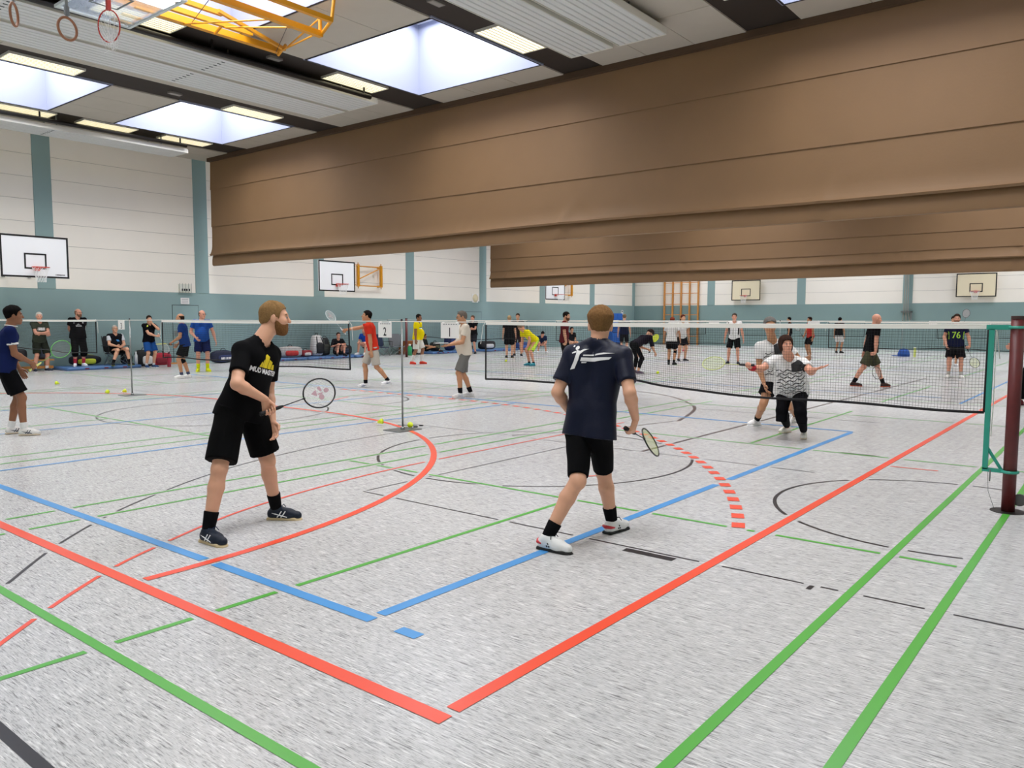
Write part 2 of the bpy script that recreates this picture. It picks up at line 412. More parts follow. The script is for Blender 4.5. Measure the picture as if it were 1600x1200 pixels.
def lamp(x0, y0, label, L=1.52, W=0.58):
    t = thing('ceiling_light', label, 'ceiling light', (x0+L/2, y0+W/2, ZC-0.02), 'recessed fluorescent fittings')
    z = ZC+0.028
    MB().box((x0, y0, z-0.035), (x0+L, y0+W, z)).build('diffuser', m_lamp, t)
    f = MB()
    for lo, hi in (((x0-0.02, y0-0.02, z-0.05), (x0+L+0.02, y0, z)), ((x0-0.02, y0+W, z-0.05), (x0+L+0.02, y0+W+0.02, z)), ((x0-0.02, y0, z-0.05), (x0, y0+W, z)), ((x0+L, y0, z-0.05), (x0+L+0.02, y0+W, z))): f.box(lo, hi)
    f.build('frame', m_metalw, t)
    for i in range(1, 6):
        yy = y0+W*i/6; MB().box((x0, yy-0.004, z-0.048), (x0+L, yy+0.004, z-0.034)).build('louvre_slat', m_metalw, t)
for i, (x, y, l) in enumerate([
    (6.7, 18.98, 'glowing louvred light above the leftmost skylight, beside the ribbed panels'), (11.97, 18.98, 'glowing louvred light between the ribbed panel and the skylight nearest the corner'),
    (6.7, 14.62, 'glowing louvred light half hidden behind the stowed glass backboard'), (11.9, 14.62, 'glowing louvred light near the end of the left pair of ribbed panels'),
    (11.93, 9.88, 'glowing louvred light beside the big skylight and the right ribbed panels'),
    (7.9, 23.6, 'glowing louvred light at the left picture edge above the wall'), (10.15, 23.6, 'middle glowing louvred light of the row along the left wall'), (12.55, 23.6, 'glowing louvred light along the left wall nearest the brown curtain'),
    (6.7, 9.88, 'glowing louvred light above the frame beside the right ribbed panels'), (11.93, 5.4, 'glowing louvred light beyond the right ribbed panels'), (6.7, 5.4, 'glowing louvred light overhead on the right'), (1.5, 14.62, 'glowing louvred light overhead near the camera'), (1.5, 9.88, 'glowing louvred light straight above the camera')]):
    lamp(x, y, l)
for x, y, l in ((10.3, 19.1, 'small grey plate in the dark ceiling strip nearest the corner skylight'), (10.27, 14.85, 'small grey plate in the dark ceiling strip by the yellow frame'), (10.27, 10.0, 'small grey plate in the dark ceiling strip at the top edge')):
    t = thing('ceiling_plate', l, 'ceiling plate', (x+0.16, y+0.08, ZC), 'small plates in the ceiling strips')
    MB().box((x, y, ZC-0.015), (x+0.32, y+0.16, ZC+0.03)).build('plate', mat('grey_plate', '#7d7973', 0.6), t)
    MB().box((x+0.03, y+0.03, ZC-0.02), (x+0.29, y+0.13, ZC-0.014)).build('cover', mat('grey_cover', '#96918a', 0.6), t)

def radiant(x0, x1, y0, y1, label, z=6.95):
    t = thing('radiant_panel', label, 'heating panel', ((x0+x1)/2, (y0+y1)/2, z), 'ribbed radiant heating panels')
    n = 7; dy = (y1-y0)/n; src = None
    for i in range(n):
        ya = y0+i*dy; pr = [(0.006, 0.03), (0.02, 0.0), (dy-0.02, 0.0), (dy-0.006, 0.03)]
        if src is None:
            src = MB().slab(pr, (x0, ya, z), (0, 1, 0), (0, 0, 1), (1, 0, 0), x1-x0).build('rib', m_rad, t, origin=(x0, ya, z)); src.location = V(x0, ya, z)-wloc(t)
        else: copy_part(src, t, V(x0, ya, z)-wloc(t))
    MB().box((x0, y0, z+0.03), (x1, y1, z+0.05)).build('back_sheet', m_rad, t)
    MB().box((x0, y0-0.012, z-0.005), (x1, y0, z+0.12)).build('side_flange', m_metalw, t); MB().box((x0, y1, z-0.005), (x1, y1+0.012, z+0.12)).build('side_flange', m_metalw, t)
    MB().box((x1, y0, z-0.005), (x1+0.03, y1, z+0.1)).build('end_plate', m_metalw, t)
    for xx in np.arange(x0+1, x1, 3.0):
        for yy in (y0+0.1, y1-0.13): MB().box((xx, yy, z+0.05), (xx+0.03, yy+0.03, ZC+0.02)).build('hanger', m_steel, t)
    for xx in (5.4, 9.4):
        for i in range(1, n): MB().box((xx, y0+i*dy-0.02, z-0.004), (xx+0.07, y0+i*dy+0.02, z+0.02)).build('joint_clip', m_gap, t)
radiant(-0.5, 13.55, 15.15, 16.25, 'ribbed white panel of the left pair, the strip nearer the glass backboard')
radiant(-0.5, 13.55, 16.4, 17.5, 'ribbed white panel of the left pair, the strip nearer the left wall')
radiant(-0.5, 13.7, 8.42, 9.42, 'ribbed white panel of the right pair, beside the dark strip with the lit lamp')
radiant(-0.5, 13.7, 7.25, 8.27, 'ribbed white panel of the right pair, nearer the right side')
radiant(-0.5, 13.3, 23.75, 24.8, 'ribbed white panel hanging along the top of the left wall', z=6.8)
for y, z, l in ((15.0, 7.0, 'black pipe drawn for the shadow gap beside the left pair of ribbed panels'), (23.62, 6.98, 'black pipe drawn for the shadow gap along the panel by the left wall')):  # black rods added to draw the dark shadow gap along the panels
    t = thing('ceiling_gap_rod', l, 'rod', (7, y, z), 'black rods drawn for ceiling shadow gaps')
    MB().tube([(-0.5, y, z), (13.2, y, z)], 0.055, 10).build('rod', m_blackmetal, t, smooth=True)
    for xx in (1, 5, 9, 13): MB().box((xx-0.02, y-0.015, z), (xx+0.02, y+0.015, ZC+0.03)).build('bracket', m_blackmetal, t)

# ------------------------------------------------------------------ raised divider curtains
def curtain(X, ya, yb, zb, zf, label, seed, seams):
    rn = np.random.RandomState(seed); t = thing('divider_curtain', label, 'curtain', (X, (ya+yb)/2, ZC))
    ny = 260; ys = np.linspace(ya, yb, ny); ph = rn.uniform(0, 6.28, 8); cre = rn.uniform(ya, yb, 26); amp = rn.uniform(-1, 1, 26)
    def wob(y, z):                                     # slack cloth, creased near the fold
        k = np.exp(-((z-zf)/0.36)**2)
        s = 0.008*np.sin(y*0.7+ph[0])*np.sin(z*1.1+ph[1])+0.004*np.sin(y*2.3+z*2+ph[2])
        for c, a in zip(cre, amp): s = s+k*0.05*a*np.exp(-((y-c-(z-zf)*0.8*a)/0.11)**2)
        return s
    def sheet(name, prof):                            # prof: list of (dx, z)
        vs = []; n = len(prof)
        for dx, z in prof: 
            for y in ys: vs.append((X+dx+wob(y, z), y, z+0.025*math.sin(y*0.45+ph[3])*math.exp(-((z-zf)/0.5)**2)))
        fs = [(i*ny+j, i*ny+j+1, (i+1)*ny+j+1, (i+1)*ny+j) for i in range(n-1) for j in range(ny-1)]
        o = MB().add(vs, fs).build(name, m_curt, t, smooth=True); md = o.modifiers.new('thick', 'SOLIDIFY'); md.thickness = 0.012; md.offset = 1; es = o.modifiers.new('crisp_edges', 'EDGE_SPLIT'); es.split_angle = 0.9
        return o
    MB().box((X-0.14, ya, ZC-0.12), (X+0.2, yb, ZC+0.02)).build('header_box', m_curtd, t)
    zs = [ZC-0.05]+list(seams)
    for i in range(len(zs)):
        hi = zs[i]; lo = zs[i+1] if i+1 < len(zs) else zf+0.02
        pr = [(-0.022*((hi-z)/(hi-lo))**2-0.07*(max(0, (zf+0.3-z))/0.3)**2, z) for z in np.linspace(hi, lo-(0.015 if i+1 < len(zs) else 0), 12)]
        if i == len(zs)-1: pr += [(-0.125, zf-0.01), (-0.10, zf-0.04), (-0.02, zf-0.01), (0.06, zf+0.05)]
        sheet('fabric_panel', pr)
    sheet('lower_hem', [(0.05, zf+0.06), (0.0, zf-0.08), (-0.02, (zf+zb)/2), (-0.02, zb+0.06), (-0.01, zb+0.015), (0.03, zb), (0.07, zb+0.015), (0.08, zb+0.08), (0.09, zf+0.05)])
    MB().tube([(X+0.03, ya, zb+0.05), (X+0.03, yb, zb+0.05)], 0.04, 8).build('hem_bar', m_curtd, t)
    back = MB().box((X+0.14, ya, zf), (X+0.16, yb, ZC)).build('rear_sheet', m_curt, t)
    return t
curtain(15.35, Y0+0.05, 25.9, 3.46, 3.84, 'large brown raised divider curtain nearest the camera, below the skylights', 3, (6.13, 4.84))
curtain(30.8, Y0+0.05, 26.0, 3.22, 3.70, 'second brown raised divider curtain, farther back behind the large one', 5, (6.0, 4.66, 4.05))
# ------------------------------------------------------------------ volumes: smooth bodies grown from tapered limbs
class Vox:
    def __init__(s, lo, hi, h):
        s.lo = np.asarray(lo, float)-3*h; s.h = h
        s.n = np.ceil((np.asarray(hi, float)+3*h-s.lo)/h).astype(int)+1
        s.ax = [(s.lo[i]+h*np.arange(s.n[i])).astype(np.float32) for i in range(3)]
        s.v = np.full(tuple(s.n), 1.0, np.float32)
    def sl(s, lo, hi, m):
        a = np.clip(np.floor((np.asarray(lo)-m-s.lo)/s.h).astype(int), 0, s.n-1); b = np.clip(np.ceil((np.asarray(hi)+m-s.lo)/s.h).astype(int)+1, 1, s.n)
        return tuple(slice(a[i], max(b[i], a[i]+1)) for i in range(3))
    def grid(s, sl):
        return s.ax[0][sl[0]][:, None, None], s.ax[1][sl[1]][None, :, None], s.ax[2][sl[2]][None, None, :]
    def add(s, prim, k=0.02):
        lo, hi, f = prim; sl = s.sl(lo, hi, k+2.5*s.h); d = f(*s.grid(sl)); a = s.v[sl]
        hh = np.maximum(k-np.abs(a-d), 0)/k; s.v[sl] = np.minimum(a, d)-hh*hh*k*0.25
    def carve(s, prim, k=0.008):
        lo, hi, f = prim; sl = s.sl(lo, hi, k+2.5*s.h); d = -f(*s.grid(sl)); a = s.v[sl]
        hh = np.maximum(k-np.abs(a-d), 0)/k; s.v[sl] = np.maximum(a, d)+hh*hh*k*0.25
    def full(s, f):
        sl = (slice(None),)*3; s.v = np.maximum(s.v, f(*s.grid(sl)))
    def cut(s, p, n):                                 # keep the side where (x-p).n < 0
        s.full(lambda X, Y, Z: ((X-p[0])*n[0]+(Y-p[1])*n[1]+(Z-p[2])*n[2]).astype(np.float32))
    def ripple(s, amp, fr, seed):
        rn = np.random.RandomState(seed); sl = (slice(None),)*3; X, Y, Z = s.grid(sl); acc = 0
        for i in range(4):
            k = rn.normal(size=3); k = k/np.linalg.norm(k)*fr*(0.7+0.5*i); acc = acc+np.sin(k[0]*X+k[1]*Y+k[2]*Z*0.6+rn.uniform(0, 6))/(1+0.4*i)
        s.v = s.v+(amp*acc).astype(np.float32)
    def nets(s):
        v = s.v; g = v < 0; nx, ny, nz = v.shape
        off = [(i, j, k) for i in (0, 1) for j in (0, 1) for k in (0, 1)]
        cnt = np.zeros((nx-1, ny-1, nz-1), np.int8)
        for i, j, k in off: cnt += g[i:nx-1+i, j:ny-1+j, k:nz-1+k]
        act = (cnt > 0) & (cnt < 8); ids = np.argwhere(act); idx = np.full(act.shape, -1, np.int64); idx[act] = np.arange(len(ids))
        pos = np.zeros((len(ids), 3)); wt = np.zeros(len(ids))
        for a in off:
            for ax in range(3):
                if a[ax]: continue
                b = list(a); b[ax] = 1
                va = v[ids[:, 0]+a[0], ids[:, 1]+a[1], ids[:, 2]+a[2]]; vb = v[ids[:, 0]+b[0], ids[:, 1]+b[1], ids[:, 2]+b[2]]
                m = (va < 0) != (vb < 0); t = va[m]/(va[m]-vb[m]); p = np.tile(np.array(a, float), (m.sum(), 1)); p[:, ax] += t
                pos[m] += p; wt[m] += 1
        verts = s.lo+s.h*(ids+pos/wt[:, None]); Q = []
        for ax in range(3):
            b1, b2 = (ax+1) % 3, (ax+2) % 3
            s0 = [slice(None)]*3; s1 = [slice(None)]*3; s0[ax] = slice(0, -1); s1[ax] = slice(1, None)
            e = np.argwhere(g[tuple(s0)] != g[tuple(s1)])
            e = e[(e[:, b1] > 0) & (e[:, b2] > 0) & (e[:, b1] < v.shape[b1]-1) & (e[:, b2] < v.shape[b2]-1)]
            ins = g[e[:, 0], e[:, 1], e[:, 2]]
            def cell(d1, d2):
                q = e.copy(); q[:, b1] += d1; q[:, b2] += d2; return idx[q[:, 0], q[:, 1], q[:, 2]]
            q = np.stack([cell(-1, -1), cell(0, -1), cell(0, 0), cell(-1, 0)], 1); q[~ins] = q[~ins][:, ::-1]; Q.append(q)
        return verts, np.concatenate(Q)
def p_cone(a, ra, b, rb, clip=False, clip0=False):
    a, b = V(*a), V(*b); ab = b-a; L2 = float(ab@ab)+1e-12; r = max(ra, rb); n = ab/math.sqrt(L2)
    def f(X, Y, Z):
        px, py, pz = X-a[0], Y-a[1], Z-a[2]; t0 = (px*ab[0]+py*ab[1]+pz*ab[2])/L2; t = np.clip(t0, 0, 1)
        d = np.sqrt((px-t*ab[0])**2+(py-t*ab[1])**2+(pz-t*ab[2])**2)-(ra+(rb-ra)*t)
        if clip: d = np.maximum(d, (t0-1)*math.sqrt(L2))
        if clip0: d = np.maximum(d, -t0*math.sqrt(L2))
        return d.astype(np.float32)
    return np.minimum(a, b)-r, np.maximum(a, b)+r, f
def p_ell(c, ax, rad):
    c = V(*c); R = [nrm(q) for q in ax]; m = max(rad)
    def f(X, Y, Z):
        q = [((X-c[0])*R[i][0]+(Y-c[1])*R[i][1]+(Z-c[2])*R[i][2]) for i in range(3)]
        k0 = np.sqrt(sum((q[i]/rad[i])**2 for i in range(3))); k1 = np.sqrt(sum((q[i]/rad[i]**2)**2 for i in range(3)))+1e-6
        return (k0*(k0-1)/k1).astype(np.float32)
    return c-m, c+m, f
def p_box(c, ax, half, rd):
    c = V(*c); R = [nrm(q) for q in ax]; m = math.sqrt(sum(x*x for x in half))
    def f(X, Y, Z):
        q = [np.abs((X-c[0])*R[i][0]+(Y-c[1])*R[i][1]+(Z-c[2])*R[i][2])-half[i]+rd for i in range(3)]
        o = np.sqrt(sum(np.maximum(x, 0)**2 for x in q)); return (o+np.minimum(np.maximum(np.maximum(q[0], q[1]), q[2]), 0)-rd).astype(np.float32)
    return c-m, c+m, f
def vox_obj(name, prims, h, m, parent, post=None, k=0.02):
    lo = np.min([p[0] for p, *_ in prims], 0); hi = np.max([p[1] for p, *_ in prims], 0); g = Vox(lo, hi, h)
    for p, *kk in prims: g.add(p, kk[0] if kk else k)
    if post: post(g)
    v, q = g.nets(); me = mesh_np(name, v, q); me.materials.append(m)
    o = bpy.data.objects.new(name, me); C.objects.link(o); o.parent = parent; return o

# ------------------------------------------------------------------ rackets
def racket(label, grip, axis, normal, frame, handle='#1a1a1c', emblem=None, strings='#d8d8d4', sr=0.0007, group='badminton rackets'):
    a = nrm(axis); n = nrm(V(*normal)-a*np.dot(normal, a)); s = np.cross(n, a); grip = V(*grip); butt = grip-a*0.075
    t = thing('badminton_racket', label, 'racket', butt, group)
    mf = mat('racket_frame_'+frame.strip('#'), frame, 0.3); mh = mat('racket_grip_'+handle.strip('#'), handle, 0.8)
    MB().tube([butt, butt+a*0.012, butt+a*0.03, butt+a*0.17, butt+a*0.2], [0.0165, 0.017, 0.0145, 0.0135, 0.008], 10).build('handle', mh, t, smooth=True)
    MB().tube([butt+a*0.195, butt+a*0.40], 0.0042, 8).build('shaft', mf, t, smooth=True)
    hc = butt+a*0.535; N = 40
    ov = [hc+a*(0.145*math.cos(2*math.pi*i/N))+s*(0.113*math.sin(2*math.pi*i/N)) for i in range(N)]
    MB().tube(ov, 0.0062, 8, closed=True).build('frame', mf, t, smooth=True)
    MB().tube([butt+a*0.375, butt+a*0.395], [0.005, 0.009], 8).build('throat', mf, t, smooth=True)
    st = MB()
    for i in range(-9, 10):
        x = i*0.0115
        if abs(x) < 0.111: l = 0.143*math.sqrt(1-(x/0.113)**2); st.tube([hc+s*x-a*l, hc+s*x+a*l], sr, 3, cap=False)
    for i in range(-11, 12):
        x = i*0.0122
        if abs(x) < 0.143: l = 0.111*math.sqrt(1-(x/0.145)**2); st.tube([hc+a*x-s*l, hc+a*x+s*l], sr, 3, cap=False)
    tag(st.build('strings', mat('racket_string_'+strings.strip('#'), strings, 0.5), t), kind='stuff')
    if emblem:
        me = mat('racket_stencil_'+emblem.strip('#'), emblem, 0.7); e = MB()
        for P_ in ([(-0.075, 0.012), (-0.022, 0.034), (-0.028, -0.018), (-0.042, -0.01)], [(-0.008, 0.045), (0.02, 0.05), (0.03, 0.015), (0.012, 0.008)], [(0.066+0.024*math.cos(q), 0.004+0.018*math.sin(q)) for q in np.linspace(0, 2*math.pi, 14)[:-1]], [(0.006+0.024*math.cos(q), -0.034+0.022*math.sin(q)) for q in np.linspace(0, 2*math.pi, 14)[:-1]], [(-0.02, 0.0), (0.03, 0.0), (0.025, -0.012), (-0.015, -0.012)]):
            e.slab(P_, hc+n*0.0008, a, s, n, 0.0006)
        e.build('string_emblem', me, t)
    return t

# ------------------------------------------------------------------ people
SKIN = {'fair': '#d9a384', 'pink': '#d99b80', 'tan': '#b98560', 'brown': '#8f5f42', 'warm': '#cf9a78'}
def skin(k): return mat('skin_'+k, SKIN[k], 0.5, var=0.05, vscale=25)
def cloth(h, rough=0.8): return mat('cloth_'+h.strip('#')+('' if rough == 0.8 else '_s'), h, rough, bump=0.1, bscale=90, spec=0.06 if rough == 0.8 else 0.3)

def ik(a, b, l1, l2, pole):
    a, b = V(*a), V(*b); d = b-a; L = np.linalg.norm(d); u = d/(L+1e-9); Lc = min(L, (l1+l2)*0.999)
    x = (l1*l1-l2*l2+Lc*Lc)/(2*Lc); y = math.sqrt(max(l1*l1-x*x, 0)); p = V(*pole)-u*np.dot(pole, u)
    return a+u*x+nrm(p)*y, a+u*Lc

def hand_prims(w, d, n, t, s, curl, thumb=0.6):
    """wrist w, finger direction d, palm normal n (towards the palm side), t towards the thumb"""
    P = []; spread = [0.030, 0.010, -0.010, -0.028]; ln = [0.072, 0.080, 0.074, 0.058]
    for q in (0.026, 0.009, -0.009, -0.025): P.append((p_cone(w+t*q*0.55*s, 0.0155*s, w+d*0.082*s+t*q*s, 0.0125*s), 0.012))
    for i in range(4):
        p = w+d*0.085*s+t*spread[i]*s; ang = 0.0; dirv = d
        for j, (fr, r0, r1) in enumerate(((0.45, 0.0098, 0.0090), (0.32, 0.0090, 0.0082), (0.23, 0.0082, 0.0070))):
            ang += curl[j]; dirv = d*math.cos(ang)+n*math.sin(ang); q = p+dirv*ln[i]*fr*1.15*s; P.append((p_cone(p, r0*s, q, r1*s), 0.004)); p = q
    tb = w+d*0.022*s+t*0.028*s; td = nrm(d*0.62+t*(0.75-0.5*thumb)+n*thumb*0.7); q = tb+td*0.045*s; P.append((p_cone(tb, 0.0145*s, q, 0.0115*s), 0.008))
    td2 = nrm(d*0.8+t*(0.25-0.7*thumb)+n*thumb*0.6); P.append((p_cone(q, 0.0113*s, q+td2*0.036*s, 0.0085*s), 0.004)); return P
RELAX = (0.30, 0.45, 0.35); GRIP = (1.05, 1.25, 0.85); OPEN = (0.06, 0.12, 0.1)

def head_frame(look, up):
    f = nrm(look); r = nrm(np.cross(f, up)); return f, r, np.cross(r, f)

def person(label, J, Hh, look, top, bottom, shoes, sk='fair', hair=('#4a3526', 'short'), lod=1, fat=1.0, hands=None, socks=None, beard=None, glasses=False, headup=None,
           skirt_hem=0.06, sleeve=0.6, shin=0.0, belly=0.0, sleeve_col=None, female=False, group='people in the sports hall', trim=None, bands=None, toes=None, raise_feet=(0, 0), seat=False):
    s = Hh/1.78; sk_m = skin(sk); hb = (0.0085, 0.013, 0.02)[lod]; hh = (0.0042, 0.0065, 0.0105)[lod]; hd_ = (0.0034, 0.0055, 0.0075)[lod]; hc = (0.0085, 0.0125, 0.018)[lod]
    base = (V(*J['al'])+V(*J['ar']))/2
    if seat: base = (V(*J['hl'])+V(*J['hr']))/2
    base[2] = J.get('z0', 0.0)
    me_t = thing('person', label, 'person', base, group)
    J = {k: V(*v)-base for k, v in J.items() if k != 'z0'}
    hm = (J['hl']+J['hr'])/2; U = nrm(J['nk']-hm); S = nrm(J['sr']-J['sl']); S = nrm(S-U*np.dot(S, U)); F = np.cross(U, S)
    SH = nrm(J['hr']-J['hl'])
    # --- hands first: they may hold a grip
    hands = hands or {}; hp = []; grips = {}
    for side, e, wv in (('l', J['el'], J['wl']), ('r', J['er'], J['wr'])):
        spec = hands.get(side, {}); d = nrm(spec.get('d', wv-e)); sg = 1 if side == 'r' else -1
        if 'axis' in spec:
            a = nrm(spec['axis']); d = nrm(d-0.8*a*np.dot(d, a)); d = nrm(d-a*np.dot(d, a)); n = np.cross(a, d)*spec.get('flip', 1); t = a; curl = GRIP; th = 0.8
            grips[side] = base+wv+d*0.086*s+n*0.024*s
        else:
            n0 = V(*spec.get('n', -sg*S)); n = nrm(n0-d*np.dot(n0, d)); t = nrm(np.cross(d, n)); tt = V(*spec.get('thumb', F))
            if np.dot(t, tt) < 0: t = -t
            curl = spec.get('curl', RELAX); th = spec.get('th', 0.35)
        hp.append(hand_prims(wv, d, n, t, s*spec.get('size', 1.0), curl, th))
    # --- body volume
    P = []
    for L in ('l', 'r'):
        h_, k_, a_ = J['h'+L], J['k'+L], J['a'+L]; kd = nrm(a_-k_); kb = nrm(k_-(h_+a_)/2) if np.linalg.norm(k_-(h_+a_)/2) > 0.03 else F
        calf = k_+(a_-k_)*0.3-kb*0.012*s; lf = 1+(fat-1)*0.8; lg2 = 1+(fat-1)*0.35
        P += [(p_cone(h_, 0.088*s*lf, k_, 0.054*s*lf), 0.02), (p_cone(k_, 0.052*s*lf, calf, 0.055*s*lg2), 0.02), (p_cone(calf, 0.055*s*lg2, a_, 0.036*s), 0.02), (p_ell(k_+kb*0.006, (kb, kd, np.cross(kb, kd)), (0.052*s, 0.058*s, 0.050*s)), 0.02)]
        sh, e, wv = J['s'+L], J['e'+L], J['w'+L]; fm = e+(wv-e)*0.25; af = 1+(fat-1)*0.6
        P += [(p_cone(sh, 0.054*s*af, e, 0.041*s*af), 0.02), (p_cone(e, 0.041*s*af, fm, 0.043*s*af), 0.02), (p_cone(fm, 0.042*s*af, wv, 0.027*s), 0.02)]
    nk = J['nk']
    def torso(e=0.0):
        T = []
        for sg, sh, hp_ in ((-1, J['sl'], J['hl']), (1, J['sr'], J['hr'])):
            si = nk+(sh-nk)*0.52-U*0.095*s; wa = hm+U*0.13*s+S*sg*0.065*s*fat; hi = hm+SH*sg*0.075*s*fat+U*0.01
            T += [(p_cone(si, 0.098*s*(1+(fat-1)*0.5)+e, wa, 0.088*s*fat+e), 0.04), (p_cone(wa, 0.088*s*fat+e, hi, 0.098*s*fat+e), 0.04),
                  (p_cone(nk-U*0.03*s, 0.056*s+e*0.5, sh, 0.052*s+e*0.8), 0.03), (p_cone(sh-U*0.01, 0.054*s+e, si, 0.09*s+e), 0.03)]
        T.append((p_ell(hm+U*0.17*s+F*(0.015+belly)*s, (S, F, U), (0.13*s*fat+e, (0.115*fat+belly)*s+e, 0.19*s)), 0.04))
        if female: T += [(p_ell(nk-U*0.2*s+F*0.08*s+S*q*0.075*s, (S, F, U), (0.075*s+e, 0.075*s+e, 0.075*s+e)), 0.04) for q in (-1, 1)]
        return T
    P += torso(-0.006)
    lo = np.min([p[0] for p, *_ in P], 0); hi = np.max([p[1] for p, *_ in P], 0); g = Vox(lo, hi, hb)
    for p, k in P: g.add(p, k*s)
    mv, mq = g.nets(); parts = [(mv, mq)]
    for H_ in hp:
        lo = np.min([p[0] for p, _ in H_], 0); hi = np.max([p[1] for p, _ in H_], 0); g = Vox(lo, hi, hd_)
        for p, k in H_: g.add(p, max(k, hd_*0.8))
        parts.append(g.nets())
    # --- head
    hc_ = J['hd']; f, r, u = head_frame(look, headup if headup is not None else nrm(U*0.35+V(0, 0, 1))); q = s*1.0
    pt = lambda a, b, c: hc_+f*a*q+r*b*q+u*c*q
    HP = [(p_ell(pt(-0.012, 0, 0.028), (f, r, u), (0.098*q, 0.077*q, 0.096*q)), 0.01), (p_ell(pt(0.028, 0, -0.045), (f, r, u), (0.066*q, 0.060*q, 0.074*q)), 0.03),
          (p_cone(pt(0.066, -0.012, -0.098), 0.021*q, pt(0.066, 0.012, -0.098), 0.021*q), 0.03), (p_cone(pt(0.088, 0, 0.015), 0.0085*q, pt(0.109, 0, -0.024), 0.0125*q), 0.012),
          (p_cone(pt(0.083, -0.03, 0.028), 0.012*q, pt(0.083, 0.03, 0.028), 0.012*q), 0.02), (p_cone(pt(0.087, -0.017, -0.056), 0.0085*q, pt(0.087, 0.017, -0.056), 0.0085*q), 0.012),
          (p_cone(pt(0.084, -0.013, -0.069), 0.0085*q, pt(0.084, 0.013, -0.069), 0.0085*q), 0.010),
          (p_ell(pt(0.058, 0.04, -0.02), (f, r, u), (0.03*q, 0.025*q, 0.03*q)), 0.02), (p_ell(pt(0.058, -0.04, -0.02), (f, r, u), (0.03*q, 0.025*q, 0.03*q)), 0.02)]
    for sg in (-1, 1): HP.append((p_ell(pt(-0.008, sg*0.079, -0.006), (nrm(f*0.9+r*sg*0.3), nrm(r-f*sg*0.3), u), (0.021*q, 0.009*q, 0.034*q)), 0.006))
    HP += [(p_cone(pt(-0.022, 0, -0.05), 0.057*q, nk-U*0.02, 0.064*s*(1+(fat-1)*0.6)), 0.03)]
    lo = np.min([p[0] for p, _ in HP], 0); hi = np.max([p[1] for p, _ in HP], 0); g = Vox(lo, hi, hh)
    for p, k in HP: g.add(p, k)
    if lod < 2:
        for sg in (-1, 1): g.carve(p_ell(pt(0.098, sg*0.031, 0.006), (f, r, u), (0.014*q, 0.017*q, 0.011*q)), 0.008)
        g.carve(p_cone(pt(0.100, -0.022, -0.0625), 0.0028*q, pt(0.100, 0.022, -0.0625), 0.0028*q), 0.003)
    parts.append(g.nets())
    n0 = 0; vs = []; qs = []
    for v_, q_ in parts: vs.append(v_); qs.append(q_+n0); n0 += len(v_)
    me = mesh_np('body', np.concatenate(vs), np.concatenate(qs)); me.materials.append(sk_m)
    bo = bpy.data.objects.new('body', me); C.objects.link(bo); bo.parent = me_t
    # --- eyes, brows
    if lod < 2:
        mw = mat('eye_white', '#b9aaa0', 0.5); mi = mat('eye_iris', '#2a1d16', 0.25)
        hm_ = mat('hair_'+(hair[0] if hair else '#6a5a50').strip('#'), hair[0] if hair else '#6a5a50', 0.8, var=0.35, vscale=70, bump=0.6, bscale=110, spec=0.07)
        for sg in (-1, 1):
            e = MB().superq(pt(0.083, sg*0.031, 0.006), (f, r, u), (0.0105*q, 0.0115*q, 0.0075*q), 1.0, 12, 8).build('eye', mw, me_t, origin=wloc(me_t)-base, smooth=True)
            MB().superq(pt(0.0905, sg*0.031, 0.006), (f, r, u), (0.0042*q, 0.0056*q, 0.0066*q), 1.0, 10, 6).build('iris', mi, e, origin=(0, 0, 0), smooth=True)
            MB().tube([pt(0.088, sg*0.016, 0.030), pt(0.091, sg*0.032, 0.034), pt(0.080, sg*0.050, 0.028)], 0.0035*q, 6).build('eyebrow', hm_, me_t, origin=(0, 0, 0), smooth=True)
        MB().tube([pt(0.0945, -0.02, -0.0625), pt(0.098, 0, -0.0625), pt(0.0945, 0.02, -0.0625)], 0.004*q, 6).build('lips', mat('lips', '#a8604f', 0.5), me_t, origin=(0, 0, 0), smooth=True)
    # --- hair
    if hair:
        hm_ = mat('hair_'+hair[0].strip('#'), hair[0], 0.8, var=0.35, vscale=70, bump=0.6, bscale=110, spec=0.07); st = hair[1]; th = {'short': 0.016, 'buzz': 0.008, 'full': 0.026, 'fringe': 0.006, 'long': 0.022, 'bob': 0.024}[st]
        side = 0.0035 if st in ('short', 'buzz', 'full', 'fringe') else 0.016
        pr = [(p_ell(pt(-0.012, 0, 0.028), (f, r, u), ((0.098+th)*q, (0.077+th)*q, (0.096+th)*q)), 0.01), (p_ell(pt(-0.030, 0, -0.022), (f, r, u), (0.078*q, 0.068*q, 0.062*q)), 0.03)]
        if st == 'long': pr.append((p_ell(pt(-0.09, 0, -0.03), (f, r, u), (0.05*q, 0.05*q, 0.07*q)), 0.03))
        if st == 'bob': pr += [(p_ell(pt(-0.005, sg*0.07, -0.03), (f, r, u), (0.055*q, 0.026*q, 0.07*q)), 0.03) for sg in (-1, 1)]
        kx, ky = ([-0.12, -0.05, -0.015, 0.012, 0.03, 0.045, 0.07, 0.11], [-0.052, -0.034, 0.006, 0.008, -0.012, 0.05, 0.072, 0.085])
        if st == 'fringe': kx, ky = [-0.12, -0.03, 0.01, 0.03, 0.2], [-0.07, -0.045, 0.0, 0.3, 0.3]
        if st == 'bob': kx, ky = [-0.12, 0.03, 0.05, 0.07, 0.11], [-0.10, -0.09, 0.0, 0.055, 0.065]
